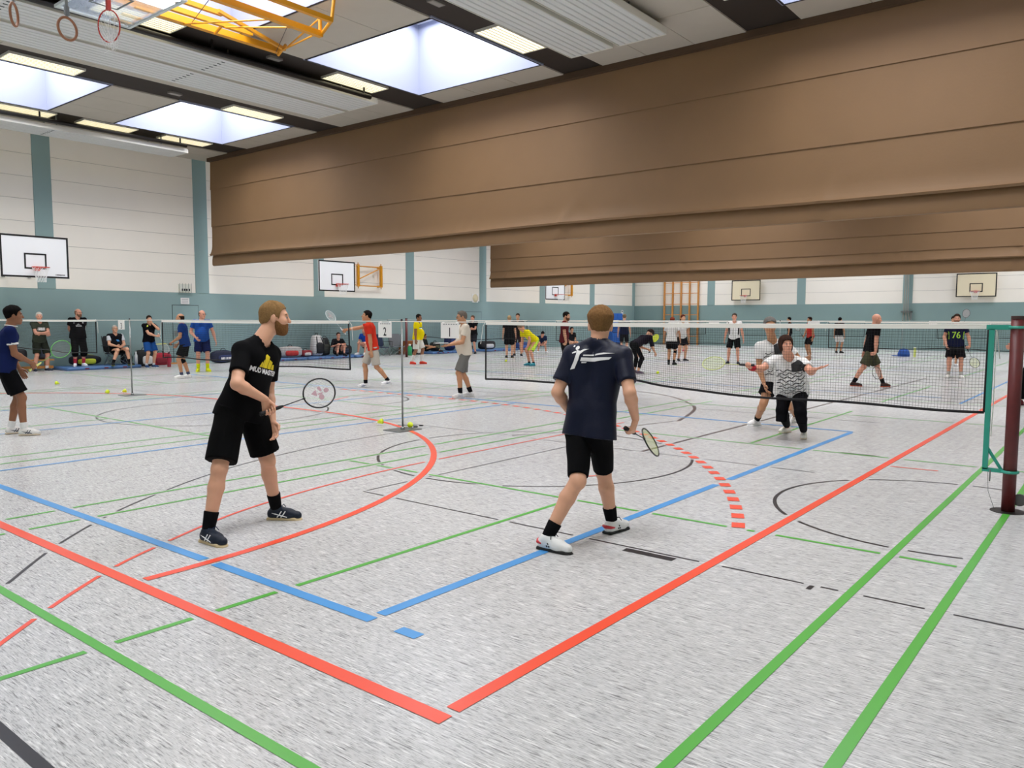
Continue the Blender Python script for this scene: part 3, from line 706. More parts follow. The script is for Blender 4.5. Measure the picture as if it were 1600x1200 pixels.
        def post(g):
            def co(X, Y, Z): return ((X-hc_[0])*f[0]+(Y-hc_[1])*f[1]+(Z-hc_[2])*f[2])/q, ((X-hc_[0])*u[0]+(Y-hc_[1])*u[1]+(Z-hc_[2])*u[2])/q
            sl = (slice(None),)*3; A_, C_ = co(*g.grid(sl))
            g.v = g.v+(np.clip((0.075-C_)/0.07, 0, 1)*(th-side)*q).astype(np.float32)     # long on top, cropped at the sides
            g.v = np.maximum(g.v, ((np.interp(A_, kx, ky)-C_)*0.7*q).astype(np.float32))
            if st == 'fringe': g.v = np.maximum(g.v, ((C_-0.06)*q).astype(np.float32))
            g.ripple(0.0012*q if side < 0.01 else 0.002*q, 150, 3)
        vox_obj('hair', pr, hh, hm_, me_t, post)
    if beard and lod < 2:
        bm_ = mat('hair_'+beard.strip('#'), beard, 0.8, var=0.35, vscale=70, bump=0.6, bscale=110, spec=0.07)
        pr = [(p_ell(pt(0.03, 0, -0.052), (f, r, u), (0.071*q, 0.0655*q, 0.074*q)), 0.02), (p_ell(pt(0.004, 0, -0.035), (f, r, u), (0.05*q, 0.0715*q, 0.055*q)), 0.02), (p_cone(pt(0.066, -0.015, -0.1), 0.028*q, pt(0.066, 0.015, -0.1), 0.028*q), 0.03)]
        def postb(g):
            def fc(X, Y, Z):
                a = ((X-hc_[0])*f[0]+(Y-hc_[1])*f[1]+(Z-hc_[2])*f[2])/q; c = ((X-hc_[0])*u[0]+(Y-hc_[1])*u[1]+(Z-hc_[2])*u[2])/q
                return (np.maximum(c-np.interp(a, [-0.03, 0.012, 0.03, 0.05, 0.075, 0.11], [0.012, 0.012, -0.01, -0.042, -0.040, -0.036]), 0.004-a)*0.8*q).astype(np.float32)
            g.full(fc); g.carve(p_cone(pt(0.11, -0.02, -0.062), 0.012*q, pt(0.11, 0.02, -0.062), 0.012*q), 0.006)
        vox_obj('beard', pr, hh, bm_, me_t, postb)
    if glasses:
        gl = MB()
        for sg in (-1, 1): gl.tube([pt(0.104, sg*0.034+0.022*math.cos(k*math.pi/6), 0.004+0.017*math.sin(k*math.pi/6)) for k in range(12)], 0.002*q, 5, closed=True).tube([pt(0.102, sg*0.056, 0.01), pt(0.0, sg*0.082, 0.012)], 0.002*q, 5)
        gl.tube([pt(0.106, -0.012, 0.008), pt(0.106, 0.012, 0.008)], 0.002*q, 5).build('glasses', m_black, me_t, origin=(0, 0, 0))
    # --- shirt
    e = 0.013; sm = top if not isinstance(top, str) else cloth(top); T = torso(e); sd = 1
    if seat or np.linalg.norm(U-V(0, 0, 1)) > 0.75: hem = hm-U*0.0
    else: hem = hm-U*skirt_hem*s
    for sg, hp_ in ((-1, J['hl']), (1, J['hr'])):
        wa = hm+U*0.12*s+S*sg*0.065*s*fat; lo_ = hp_+(hem-hm)-U*0.05; lo_ = hm+(hem-hm)-U*0.05+(hp_-hm)*min(1.0, 0.09*s*fat/max(1e-6, np.linalg.norm(hp_-hm))); T.append((p_cone(wa, 0.098*s*fat+e, lo_, 0.118*s*fat+e), 0.04))
    if belly: T.append((p_ell(hm+U*0.06*s+F*(0.02+belly*0.8)*s, (S, F, U), (0.14*s*fat, (0.10*fat+belly)*s, 0.17*s)), 0.04))
    slv = {}
    for L in ('l', 'r'):
        sh, el = J['s'+L], J['e'+L]; ep = sh+(el-sh)*sleeve; slv[L] = (p_cone(sh, 0.064*s*(1+(fat-1)*0.6), ep, 0.067*s*(1+(fat-1)*0.6), clip=True), 0.02)
        if sleeve_col is None: T.append(slv[L])
    def posts(g):
        g.ripple(0.0022*s, 22, int(abs(base[0]*100)) % 1000)
        g.cut(hem, -U); g.carve(p_cone(nk-U*0.02*s+F*0.012*s, 0.066*s, J['hd']-u*0.02, 0.075*s), 0.006)
        g.full(lambda X, Y, Z: (((X-nk[0])*U[0]+(Y-nk[1])*U[1]+(Z-nk[2])*U[2])-0.028*s).astype(np.float32))
    shirt = vox_obj('shirt', T, hc, sm, me_t, posts)
    if sleeve_col is not None:
        for L in ('l', 'r'): vox_obj('sleeve', [slv[L]], hc, cloth(sleeve_col), me_t)
    if trim:
        for L in ('l', 'r'):
            sh, el = J['s'+L], J['e'+L]; vox_obj('sleeve_trim', [(p_cone(sh+(el-sh)*(sleeve-0.09), 0.070*s, sh+(el-sh)*(sleeve+0.01), 0.0705*s, clip=True, clip0=True), 0.01)], hc*0.8, cloth(trim), me_t)
        MB().tube([nk+U*0.022*s+F*0.012*s+(S*math.cos(k)+F*math.sin(k))*0.072*s for k in np.linspace(0, 6.283, 21)[:-1]], 0.009*s, 6, closed=True).build('collar', cloth(trim), me_t, origin=(0, 0, 0), smooth=True)
    # --- shorts / trousers
    bm = cloth(bottom[0]); fr = bottom[1]; B = []; loose = bottom[2] if len(bottom) > 2 else 0.02; hemp = []
    B.append((p_cone(J['hl']+U*0.02, 0.100*s*fat+e*0.6, J['hr']+U*0.02, 0.100*s*fat+e*0.6), 0.03)); lf = 1+(fat-1)*0.8
    for sg in (-1, 1): B.append((p_cone(hm+U*0.12*s+SH*sg*0.06*s*fat, 0.090*s*fat+e*0.6, hm+SH*sg*0.07*s*fat, 0.100*s*fat+e*0.6), 0.03))
    for L in ('l', 'r'):
        h_, k_, a_ = J['h'+L], J['k'+L], J['a'+L]
        if fr <= 1.0:
            B.append((p_cone(h_, 0.094*s*lf+loose*0.4, h_+(k_-h_)*fr, (0.088-0.03*fr)*s*lf+loose*1.5, clip=True), 0.03))
        else:
            kb = nrm(k_-(h_+a_)/2) if np.linalg.norm(k_-(h_+a_)/2) > 0.03 else F; calf = k_+(a_-k_)*0.3-kb*0.012*s
            B += [(p_cone(h_, 0.094*s*lf+loose*0.4, k_, 0.060*s*lf+loose), 0.03), (p_ell(k_+kb*0.006, (kb, nrm(a_-k_), np.cross(kb, nrm(a_-k_))), (0.062*s*lf+loose, 0.07*s*lf, 0.06*s*lf+loose)), 0.02), (p_cone(k_, 0.060*s*lf+loose, calf, 0.062*s*lg2+loose), 0.02), (p_cone(calf, 0.062*s*lg2+loose, k_+(a_-k_)*(fr-1), 0.05*s*lg2*(1.25-0.5*(fr-1))+loose, clip=True), 0.02)]
    vox_obj('shorts' if fr <= 1 else 'trousers', B, hc, bm, me_t, lambda g: (g.ripple(0.0016*s, 26, 5), g.cut(hm+U*(0.0 if seat else (0.06 if skirt_hem < 0.04 else 0.012))*s, U)))
    # --- socks, shoes
    for i, L in enumerate(('l', 'r')):
        k_, a_ = J['k'+L], J['a'+L]
        if socks:
            lg = np.linalg.norm(a_-k_); fr_ = min(socks[1]/lg, 0.8); c0 = a_+(k_-a_)*fr_; rr = 0.036+(0.058-0.036)*min(1, fr_/0.65)
            vox_obj('sock', [(p_cone(c0, (rr+0.005)*s, a_, 0.042*s, clip0=True), 0.01)], (0.006, 0.009, 0.014)[lod], cloth(socks[0]), me_t)
        if bands and L in bands:
            c0 = k_+(a_-k_)*bands[L][1]; c1 = k_+(a_-k_)*bands[L][2]; ra = 0.064 if bands[L][1] < 0.3 else 0.055
            vox_obj('leg_sleeve', [(p_cone(c0, ra*s, c1, ra*0.92*s, clip=True, clip0=True), 0.01)], (0.006, 0.009, 0.014)[lod], cloth(bands[L][0]), me_t)
        d = nrm(J['t'+L]-a_); d0 = V(*(toes[L] if toes and L in toes else (d[0], d[1], 0))); d0 = nrm(d0); sw = nrm(np.cross(d0, V(0, 0, 1))); up = np.cross(sw, d0)
        o = a_-up*0.083*s; lp = lambda l, w_, z_: o+d0*l*s+sw*w_*s+up*z_*s; hs = (0.0055, 0.0085, 0.0125)[lod]
        um = cloth(shoes[0], 0.55) if isinstance(shoes[0], str) else shoes[0]
        sp = [(p_cone(lp(-0.03, 0, 0.055), 0.036*s, lp(0.0, 0, 0.085), 0.042*s), 0.02), (p_cone(lp(0.0, 0, 0.07), 0.043*s, lp(0.10, 0, 0.048), 0.040*s), 0.02), (p_cone(lp(0.10, 0, 0.042), 0.041*s, lp(0.165, 0, 0.034), 0.034*s), 0.02), (p_cone(lp(-0.03, 0, 0.04), 0.038*s, lp(0.1, 0, 0.035), 0.042*s), 0.02)]
        so = vox_obj('shoe', sp, hs, um, me_t, lambda g: (g.cut(lp(0, 0, 0.018), -up), g.full(lambda X, Y, Z: (((X-o[0])*up[0]+(Y-o[1])*up[1]+(Z-o[2])*up[2])-0.112*s).astype(np.float32))))
        sole = [(p_box(lp(0.0, 0, 0.0), (d0, sw, up), (0.07*s, 0.040*s, 0.024*s), 0.012*s), 0.01), (p_box(lp(0.10, 0, 0.0), (d0, sw, up), (0.065*s, 0.045*s, 0.024*s), 0.012*s), 0.01), (p_ell(lp(0.15, 0, 0.0), (d0, sw, up), (0.056*s, 0.043*s, 0.026*s)), 0.01)]
        vox_obj('sole', sole, hs, cloth(shoes[1], 0.55), so, lambda g: g.cut(lp(0, 0, 0.0015), -up))
        if lod == 0 or (lod == 1 and len(shoes) > 2):
            lc = cloth(shoes[2] if len(shoes) > 2 else '#f0f0f0'); la = MB()
            for z in (0.045, 0.07, 0.095, 0.12): la.tube([lp(z, -0.028, 0.098-0.36*z), lp(z, 0, 0.114-0.36*z), lp(z, 0.028, 0.098-0.36*z)], 0.0035*s, 5)
            if lod == 0: la.tube([lp(0.04, 0, 0.105), lp(0.05, 0.03, 0.115), lp(0.06, 0.045, 0.09)], 0.003, 5).tube([lp(0.04, 0, 0.105), lp(0.05, -0.03, 0.115), lp(0.06, -0.045, 0.09)], 0.003, 5)
            la.build('laces', lc, so, origin=(0, 0, 0))
        if lod < 2 and len(shoes) > 3:               # side stripes
            stp = MB()
            for sg in (-1, 1):
                for l0 in (0.02, 0.05): stp.tube([lp(l0, sg*0.043, 0.028), lp(l0+0.02, sg*0.046, 0.05), lp(l0+0.035, sg*0.040, 0.075)], 0.0045*s, 5)
                stp.tube([lp(-0.02, sg*0.041, 0.06), lp(0.04, sg*0.046, 0.045), lp(0.1, sg*0.0455, 0.03)], 0.0045*s, 5)
            stp.build('side_stripe', cloth(shoes[3], 0.5), so, origin=(0, 0, 0))
    return me_t, shirt, grips, dict(base=base, S=S, F=F, U=U, nk=nk, hm=hm)

def heading(x, y, phi):
    c = -nrm(V(x, y)); rt = V(-c[1], c[0]); p = math.radians(phi); return math.cos(p)*c+math.sin(p)*rt
def pose(x, y, Hh, phi, z0=0.0, hip=0.52, lean=3.0, tilt=0.0, fl=(0.02, -0.07), fr=(0.0, 0.07), hl=None, hr=None, look=(0, 0), twist=0.0, kneepole=None, fz=(0, 0), wide=1.0, spread=0.3, shift=0.0):
    """person-frame pose: feet and hands as fractions of height (forward, to the right, up); facing phi seen from the camera"""
    f2 = heading(x, y, phi); F = V(f2[0], f2[1], 0); R = V(f2[1], -f2[0], 0); Z = V(0, 0, 1); B = V(x, y, z0); H_ = Hh
    W = lambda q: B+F*q[0]*H_+R*q[1]*H_+Z*q[2]*H_
    hm = B+Z*hip*H_+F*shift*H_; le = math.radians(lean); ti = math.radians(tilt); U = nrm(Z*math.cos(le)*math.cos(ti)+F*math.sin(le)+R*math.sin(ti))
    tw = math.radians(twist); R2 = nrm(R*math.cos(tw)+F*math.sin(tw)); R2 = nrm(R2-U*np.dot(R2, U)); F2 = np.cross(U, R2)
    J = {'z0': z0}
    J['hl'], J['hr'] = hm-R*0.053*H_, hm+R*0.053*H_; J['nk'] = hm+U*0.312*H_
    J['sl'], J['sr'] = J['nk']-U*0.028*H_-R2*0.108*H_*wide, J['nk']-U*0.028*H_+R2*0.108*H_*wide
    Lk = math.radians(look[0]); lt = math.radians(look[1]); lf = F2*math.cos(Lk)+R2*math.sin(Lk); lf = nrm(V(lf[0], lf[1], 0)*math.cos(lt)+Z*math.sin(lt))
    hu = nrm(U*0.55+Z*0.45); J['hd'] = J['nk']+hu*0.088*H_+lf*0.022*H_
    for L, sg, ft, z in (('l', -1, fl, fz[0]), ('r', 1, fr, fz[1])):
        a = W((ft[0], ft[1], 0))+Z*(0.083*H_/1.78+z); kp = F+R*sg*0.15 if kneepole is None else W(kneepole)-B
        J['k'+L], J['a'+L] = ik(J['h'+L], a, 0.245*H_, 0.248*H_, kp); tf = ft[2] if len(ft) > 2 else spread*sg
        J['t'+L] = J['a'+L]+F*math.cos(tf)+R*math.sin(tf)
    for L, sg, hnd in (('l', -1, hl), ('r', 1, hr)):
        if hnd is None: hnd = (0.03, sg*0.155, 0.475+hip-0.52)
        J['e'+L], J['w'+L] = ik(J['s'+L], W(hnd[:3]), 0.172*H_, 0.150*H_, -F*0.7+R*sg*0.6-Z*0.25 if len(hnd) < 4 else F*hnd[3][0]+R*hnd[3][1]+Z*hnd[3][2])
    return J, lf, F, R

def decal(obj, polys, o, ux, vx, d, m, name, off=0.004):
    """flat print laid on a garment: polys in (u, v) metres, projected along d"""
    me = obj.data; bv = BVHTree.FromPolygons([v.co.copy() for v in me.vertices], [tuple(p.vertices) for p in me.polygons]); b = MB(); ux, vx, d = nrm(ux), nrm(vx), nrm(d)
    for vs, fs in polys:
        bm = bmesh.new(); bv_ = [bm.verts.new((p[0], p[1], 0)) for p in vs]
        for f in fs:
            try: bm.faces.new([bv_[i] for i in f])
            except ValueError: pass
        bmesh.ops.triangulate(bm, faces=bm.faces[:])
        for _ in range(4):
            lo_ = [e for e in bm.edges if e.calc_length() > 0.022]
            if not lo_: break
            bmesh.ops.subdivide_edges(bm, edges=lo_, cuts=1); bmesh.ops.triangulate(bm, faces=bm.faces[:])
        bm.verts.index_update(); vs = [(v.co.x, v.co.y) for v in bm.verts]; fs = [tuple(v.index for v in f.verts) for f in bm.faces]; bm.free()
        out = []
        for p in vs:
            q = V(*o)+ux*p[0]+vx*p[1]-d*0.5; h = bv.ray_cast(Vector(q), Vector(d)); out.append(V(*h[0])-d*off if h[0] is not None else None)
        good = [f for f in fs if all(out[i] is not None for i in f)]; out = [p if p is not None else V(0, 0, 0) for p in out]; b.add(out, good)
    b.build(name, m, obj, origin=(0, 0, 0))
def marks(n, w_, h_, cx=0.0, cy=0.0, seed=1):
    rn = random.Random(seed); P = []; st = w_/n
    for i in range(n):
        x = cx-w_/2+i*st; k = rn.choice((0.55, 0.7, 0.8)); P.append(poly([(x, cy-h_/2), (x+st*k, cy-h_/2), (x+st*(k-rn.choice((0, 0.12))), cy+h_/2), (x+st*rn.choice((0, 0.1)), cy+h_/2)]))
    return P
def poly(P): return (P, [tuple(range(len(P)))])
def text_poly(s, size, bold=0.0, cx=0.0, cy=0.0, wide=1.0):
    cu_ = bpy.data.curves.new('lettering', 'FONT'); cu_.body = s; cu_.size = size; cu_.align_x = 'CENTER'; cu_.align_y = 'CENTER'; cu_.offset = bold
    o = bpy.data.objects.new('lettering', cu_); C.objects.link(o); bpy.context.view_layer.update()
    me = bpy.data.meshes.new_from_object(o.evaluated_get(bpy.context.evaluated_depsgraph_get()))
    vs = [(v.co.x*wide+cx, v.co.y+cy) for v in me.vertices]; fs = [tuple(p.vertices) for p in me.polygons]
    bpy.data.objects.remove(o); bpy.data.curves.remove(cu_); bpy.data.meshes.remove(me); return vs, fs
def solve(p, x, y, L, sg):
    """point on the surveyed sight line (x, y) at limb length L from p, sg=+1 beyond, -1 nearer"""
    d = ray(x, y); o = V(0, 0, EYE); d = nrm(d); m = V(*p)-o; b = np.dot(m, d); c = np.dot(m, m)-L*L; disc = b*b-c
    if disc < 0: q = o+d*b; return V(*p)+nrm(q-V(*p))*L
    return o+d*(b+sg*math.sqrt(disc))
# ------------------------------------------------------------------ the two players in front
def foot(heel, toe, s=1.0, z=0.0):
    a, b = gnd(*heel), gnd(*toe); d = nrm(b-a); return a+d*0.068*s+V(0, 0, 0.083*s+z), a+d*0.3
MUD = '#0b0b0d'
def player_black():
    J = {'hr': at(361, 640, 5.80), 'hl': at(393, 641, 5.96), 'nk': at(409, 528, 5.92), 'sr': at(378, 547, 5.74), 'sl': at(424, 553, 6.06), 'hd': at(429, 497, 5.97)}
    J['er'] = solve(J['sr'], 370, 600, 0.31, -1); J['wr'] = solve(J['er'], 414, 624, 0.265, 1); J['el'] = solve(J['sl'], 419, 613, 0.31, 1); J['wl'] = solve(J['el'], 426, 660, 0.26, -1)
    J['ar'], J['tr'] = foot((317, 845), (352, 855)); J['al'], J['tl'] = foot((419, 811), (476, 812))
    J['kr'] = at(343, 732, (5.8+5.55)/2-0.05); J['kl'] = at(417, 716, 6.05)
    gp = J['wr']; hc = solve(gp, 507, 606, 0.53, 1); ax = nrm(hc-at(414, 639, np.dot(gp-V(0, 0, EYE), cf)))
    F = nrm(at(460, 500, 5.9)-at(428, 498, 5.97))
    look = nrm(V(*cr)*1.0+V(cf[0], cf[1], 0)*0.28+V(0, 0, -0.04))
    t, shirt, g, fr = person('bearded man in black T-shirt with yellow print and black shorts, gripping a racket', J, 1.82, look, '#0c0c0e', ('#0a0a0b', 0.88, 0.032), ('#17202f', '#c9b48d', '#27344a', '#eeeeee'), 'fair', ('#8a6b45', 'buzz'), 0,
        hands={'r': {'axis': ax, 'flip': -1}, 'l': {'curl': (0.25, 0.5, 0.4)}}, socks=('#101012', 0.14), beard='#7b5636', skirt_hem=0.07, sleeve=0.68)
    racket('black racket with red string stencil held low by the man with the yellow print', g['r'], ax, nrm(-cf+cr*0.15), '#17171a', '#111113', emblem='#bd9aa2')
    # chest print: yellow pyramid of figures over white lettering
    o = fr['nk']-fr['U']*0.185; d = -fr['F']; ux, vx = fr['S']*-1, fr['U']
    my, mw_ = mat('print_yellow', '#e8cf1c', 0.7), mat('print_white', '#dedede', 0.7)
    P = [poly([(-0.085, -0.03), (-0.055, -0.03), (-0.055, 0.005), (-0.07, 0.012)]), poly([(-0.05, -0.03), (-0.022, -0.03), (-0.022, 0.035), (-0.05, 0.02)]), poly([(-0.018, -0.03), (0.018, -0.03), (0.02, 0.06), (0.0, 0.075), (-0.02, 0.06)]), poly([(0.022, -0.03), (0.05, -0.03), (0.05, 0.025), (0.022, 0.04)]), poly([(0.054, -0.03), (0.085, -0.03), (0.07, 0.01), (0.054, 0.008)])]
    decal(shirt, P, o, ux, vx, d, my, 'printed_emblem'); decal(shirt, [text_poly('MUD MASTERS', 0.05, 0.002, 0, -0.058, 0.95)], o, ux, vx, d, mw_, 'printed_lettering')
    sh = [c for c in t.children if c.name.startswith('shorts')][0]
    decal(sh, [poly([(-0.03, -0.012), (-0.022, -0.006), (0.01, 0.0), (0.03, 0.012), (0.028, 0.006), (0.01, -0.006), (-0.022, -0.012)])], (gnd(0, 600)*0+at(413, 694, 5.6)-fr['base'])+V(*cf)*0.25, cr, V(0, 0, 1), cf, mw_, 'printed_emblem')
player_black()
def player_navy():
    J = {'hl': at(905, 671, 5.68), 'hr': at(937, 672, 5.56), 'nk': at(936, 530, 5.62), 'sl': at(895, 553, 5.70), 'sr': at(972, 556, 5.52), 'hd': at(938, 509, 5.64)}
    J['el'] = solve(J['sl'], 871, 613, 0.305, -1); J['wl'] = solve(J['el'], 892, 646, 0.265, 1); J['er'] = solve(J['sr'], 984, 614, 0.30, -1); J['wr'] = solve(J['er'], 993, 655, 0.26, 1)
    J['al'], J['tl'] = foot((842, 856), (899, 868)); J['ar'], J['tr'] = foot((947, 835), (982, 824))
    J['kl'] = at(903, 750, 5.45); J['kr'] = at(943, 738, 5.78)
    hc = solve(J['wr'], 1027, 686, 0.50, 1); ax = nrm(hc-J['wr']+V(0, 0, 0.05))
    look = nrm(V(cf[0], cf[1], 0)+0.12*cr+V(0, 0, -0.03))
    t, shirt, g, fr = person('man seen from behind in navy T-shirt with white back print and black shorts', J, 1.80, look, mat('cloth_navy_sheen', '#0c1228', 0.45, bump=0.12, bscale=60, spec=0.22), ('#0b0b0d', 0.93, 0.008), ('#e9e9e7', '#20201f', '#121214'), 'fair', ('#7a5a38', 'full'), 0,
        hands={'r': {'axis': ax, 'flip': 1}, 'l': {'curl': (0.5, 0.7, 0.5)}}, socks=('#101012', 0.12), skirt_hem=0.05, sleeve=0.72)
    racket('black racket with lime rim held low by the man in navy', g['r'], ax, nrm(np.cross(ax, V(0, 0, 1))*0.75+V(0, 0, 0.5)-cf*0.15), '#2b2f26', '#111113', strings='#dfe8a0')
    me = [c for c in bpy.data.objects if c.name.startswith('badminton_racket') and 'lime rim' in c['label']][0]
    o = fr['nk']-fr['U']*0.125-fr['S']*0.03; d = fr['F']; ux, vx = fr['S'], fr['U']; mw_ = mat('print_white', '#dedede', 0.7)
    fig = [poly([(-0.125, -0.115), (-0.085, -0.105), (-0.06, -0.04), (-0.055, 0.0), (-0.085, 0.0), (-0.095, -0.05)]), poly([(-0.085, 0.0), (-0.055, 0.0), (-0.03, 0.03), (-0.005, 0.045), (-0.035, 0.042), (-0.06, 0.025), (-0.09, 0.03)]),
           poly([(-0.09+0.016*math.cos(k), 0.045+0.016*math.sin(k)) for k in np.linspace(0, 6.0, 10)]), poly([(-0.125+0.008*math.cos(k), 0.058+0.008*math.sin(k)) for k in np.linspace(0, 6.0, 8)]), poly([(-0.12, 0.0), (-0.09, 0.01), (-0.09, 0.025), (-0.125, 0.008)])]
    decal(shirt, fig, o, ux, vx, d, mw_, 'printed_figure')
    sw = [poly([(-0.045, -0.048), (0.06, -0.042), (0.17, -0.02), (0.185, -0.002), (0.08, -0.012), (-0.04, -0.022)]), poly([(-0.03, -0.01), (0.04, -0.002), (0.04, 0.008), (-0.03, 0.0)]), poly([(0.05, 0.0), (0.15, 0.02), (0.2, 0.028), (0.12, 0.026), (0.05, 0.012)]), poly([(-0.035, -0.062), (-0.005, -0.058), (0.0, -0.05), (-0.035, -0.052)])]
    decal(shirt, sw, o, ux, vx, d, mw_, 'printed_swoosh')
    for c in t.children:                              # red heel counters and the small emblem on the shoes
        if c.name.startswith('shoe'):
            side = 'l' if len(list(c.children)) and c == [q for q in t.children if q.name.startswith('shoe')][0] else 'r'
            a_, tt = J['a'+side]-fr['base'], J['t'+side]-fr['base']; d0 = nrm(V(*(tt-a_)[:2], 0)); sw_ = nrm(np.cross(d0, V(0, 0, 1)))
            lp = lambda l, w_, z_: a_-V(0, 0, 0.083)+d0*l+sw_*w_+V(0, 0, z_)
            MB().tube([lp(-0.02, -0.044, 0.05), lp(-0.055, -0.034, 0.055), lp(-0.075, 0, 0.058), lp(-0.055, 0.034, 0.055), lp(-0.02, 0.044, 0.05)], [0.006, 0.012, 0.014, 0.012, 0.006], 6).build('heel_counter', mat('red_rubber', '#c8303a', 0.4), c, origin=(0, 0, 0), smooth=True)
            for sg in (-1, 1):
                e = MB()
                for q in ((0.03, 0.06), (0.022, 0.042), (0.04, 0.042)): e.tube([lp(q[0], sg*0.043, q[1]), lp(q[0]+0.008, sg*0.0455, q[1]-0.008)], 0.005, 6)
                e.build('shoe_emblem', m_black, c, origin=(0, 0, 0))
player_navy()

# ------------------------------------------------------------------ everyone else
def fig(label, x, y, Hh, phi, top, bottom, shoes, rk=None, lod=1, prints=None, **kw):
    pk = {k: kw.pop(k) for k in list(kw) if k in ('z0', 'hip', 'lean', 'tilt', 'fl', 'fr', 'hl', 'hr', 'look', 'twist', 'kneepole', 'fz', 'wide', 'spread', 'shift')}
    J, lf, F, R = pose(x, y, Hh, phi, **pk); hands = kw.pop('hands', {})
    if rk: hands = dict(hands); hands[rk['hand']] = {'axis': nrm(F*rk['axis'][0]+R*rk['axis'][1]+V(0, 0, 1)*rk['axis'][2]), 'flip': rk.get('flip', 1)}
    for h_ in hands.values():
        for key in ('n', 'thumb', 'd'):
            if key in h_ and len(h_[key]) == 3 and not isinstance(h_[key], np.ndarray): h_[key] = F*h_[key][0]+R*h_[key][1]+V(0, 0, 1)*h_[key][2]
    t, shirt, g, fr = person(label, J, Hh, lf, top, bottom, shoes, lod=lod, hands=hands, **kw)
    if rk: racket(rk['label'], g[rk['hand']], hands[rk['hand']]['axis'], F*rk['n'][0]+R*rk['n'][1]+V(0, 0, 1)*rk['n'][2], rk.get('col', '#1c1c1e'), rk.get('grip', '#222224'), strings=rk.get('str', '#d8d8d4'), emblem=rk.get('emblem'), sr=rk.get('sr', 0.001))
    if prints:
        for nm, polys, col, du, dv, back in prints:
            o = fr['nk']-fr['U']*dv+fr['S']*du; sg = 1 if back else -1
            decal(shirt, polys, o, fr['S']*(1 if back else -1), fr['U'], fr['F']*sg, mat('print_'+col.strip('#'), col, 0.7), nm, 0.006)
    return t, g, fr, J, F, R
WH = '#e6e6e4'
# left side
fig('boy in navy jersey and black shorts at the left picture edge', 3.98, 11.95, 1.77, 92, '#16204a', ('#0d0d10', 0.85, 0.03), ('#e4e2de', '#d9c8b0', '#1b1b20', '#1d2440'), sk='brown', hair=('#0e0c0c', 'full'), fl=(0.02, -0.07), fr=(0.1, 0.08), hr=(0.17, 0.05, 0.555, (-0.6, 0.5, -0.6)), hl=(0.1, -0.14, 0.5), lean=8, socks=(WH, 0.1), trim='#e2e2e0',
    rk=dict(hand='r', axis=(0.72, -0.35, 0.5), n=(0.3, 0.9, 0.2), label='lime green racket held out by the boy at the left edge', col='#5fae54', str='#c4c8c0', grip='#dfe38a', sr=0.0005), prints=[('printed_emblem', [poly([(0.09, 0.0), (0.115, 0.0), (0.102, 0.02)])], '#e6e6e4', 0, 0.2, False)])
fig('white-haired man in olive T-shirt with white lettering, arms folded by the wall', 9.45, 25.55, 1.78, 28, '#3b4034', ('#23271d', 0.9, 0.03), ('#1c2233', '#dcdcdc'), sk='pink', hair=('#d8d4cc', 'short'), hr=(0.125, -0.04, 0.63, (0.2, 1, -0.7)), hl=(0.14, 0.05, 0.645, (0.2, -1, -0.7)), hands={'r': {'n': (-1, 0, 0), 'curl': (0.5, 0.5, 0.3)}, 'l': {'n': (-1, 0, 0), 'curl': (0.5, 0.5, 0.3)}}, look=(25, 0), socks=(WH, 0.1), fl=(0.0, -0.1), fr=(0.0, 0.1), belly=0.03,
    prints=[('printed_lettering', marks(6, 0.22, 0.085, seed=3), '#e6e6e4', 0, 0.2, False)])
fig('bald bearded man in black with long shorts standing on the blue mat', 10.62, 25.75, 1.80, 12, '#0d0d10', ('#0c0c0e', 1.25, 0.025), ('#e9e9ea', '#e8e8e8'), sk='pink', hair=('#8a6a58', 'fringe'), beard='#7a5b48', z0=0.10, fat=1.22, belly=0.05, hr=(-0.1, 0.05, 0.52, (-0.5, 1, 0)), hl=(-0.11, -0.05, 0.52, (-0.5, -1, 0)), look=(-35, 0), socks=('#c33a4c', 0.17), fl=(0.02, -0.065), fr=(0.02, 0.065), glasses=True,
    prints=[('printed_emblem', [poly([(-0.06, 0.0), (0.0, 0.015), (0.06, 0.0), (0.0, 0.03)]), text_poly('MIZUNO', 0.04, 0.001, 0, -0.035), poly([(-0.14, 0.05), (-0.11, 0.05), (-0.125, 0.075)]), text_poly('C', 0.06, 0.004, 0.12, 0.065)], '#dcdcdc', 0, 0.2, False)])
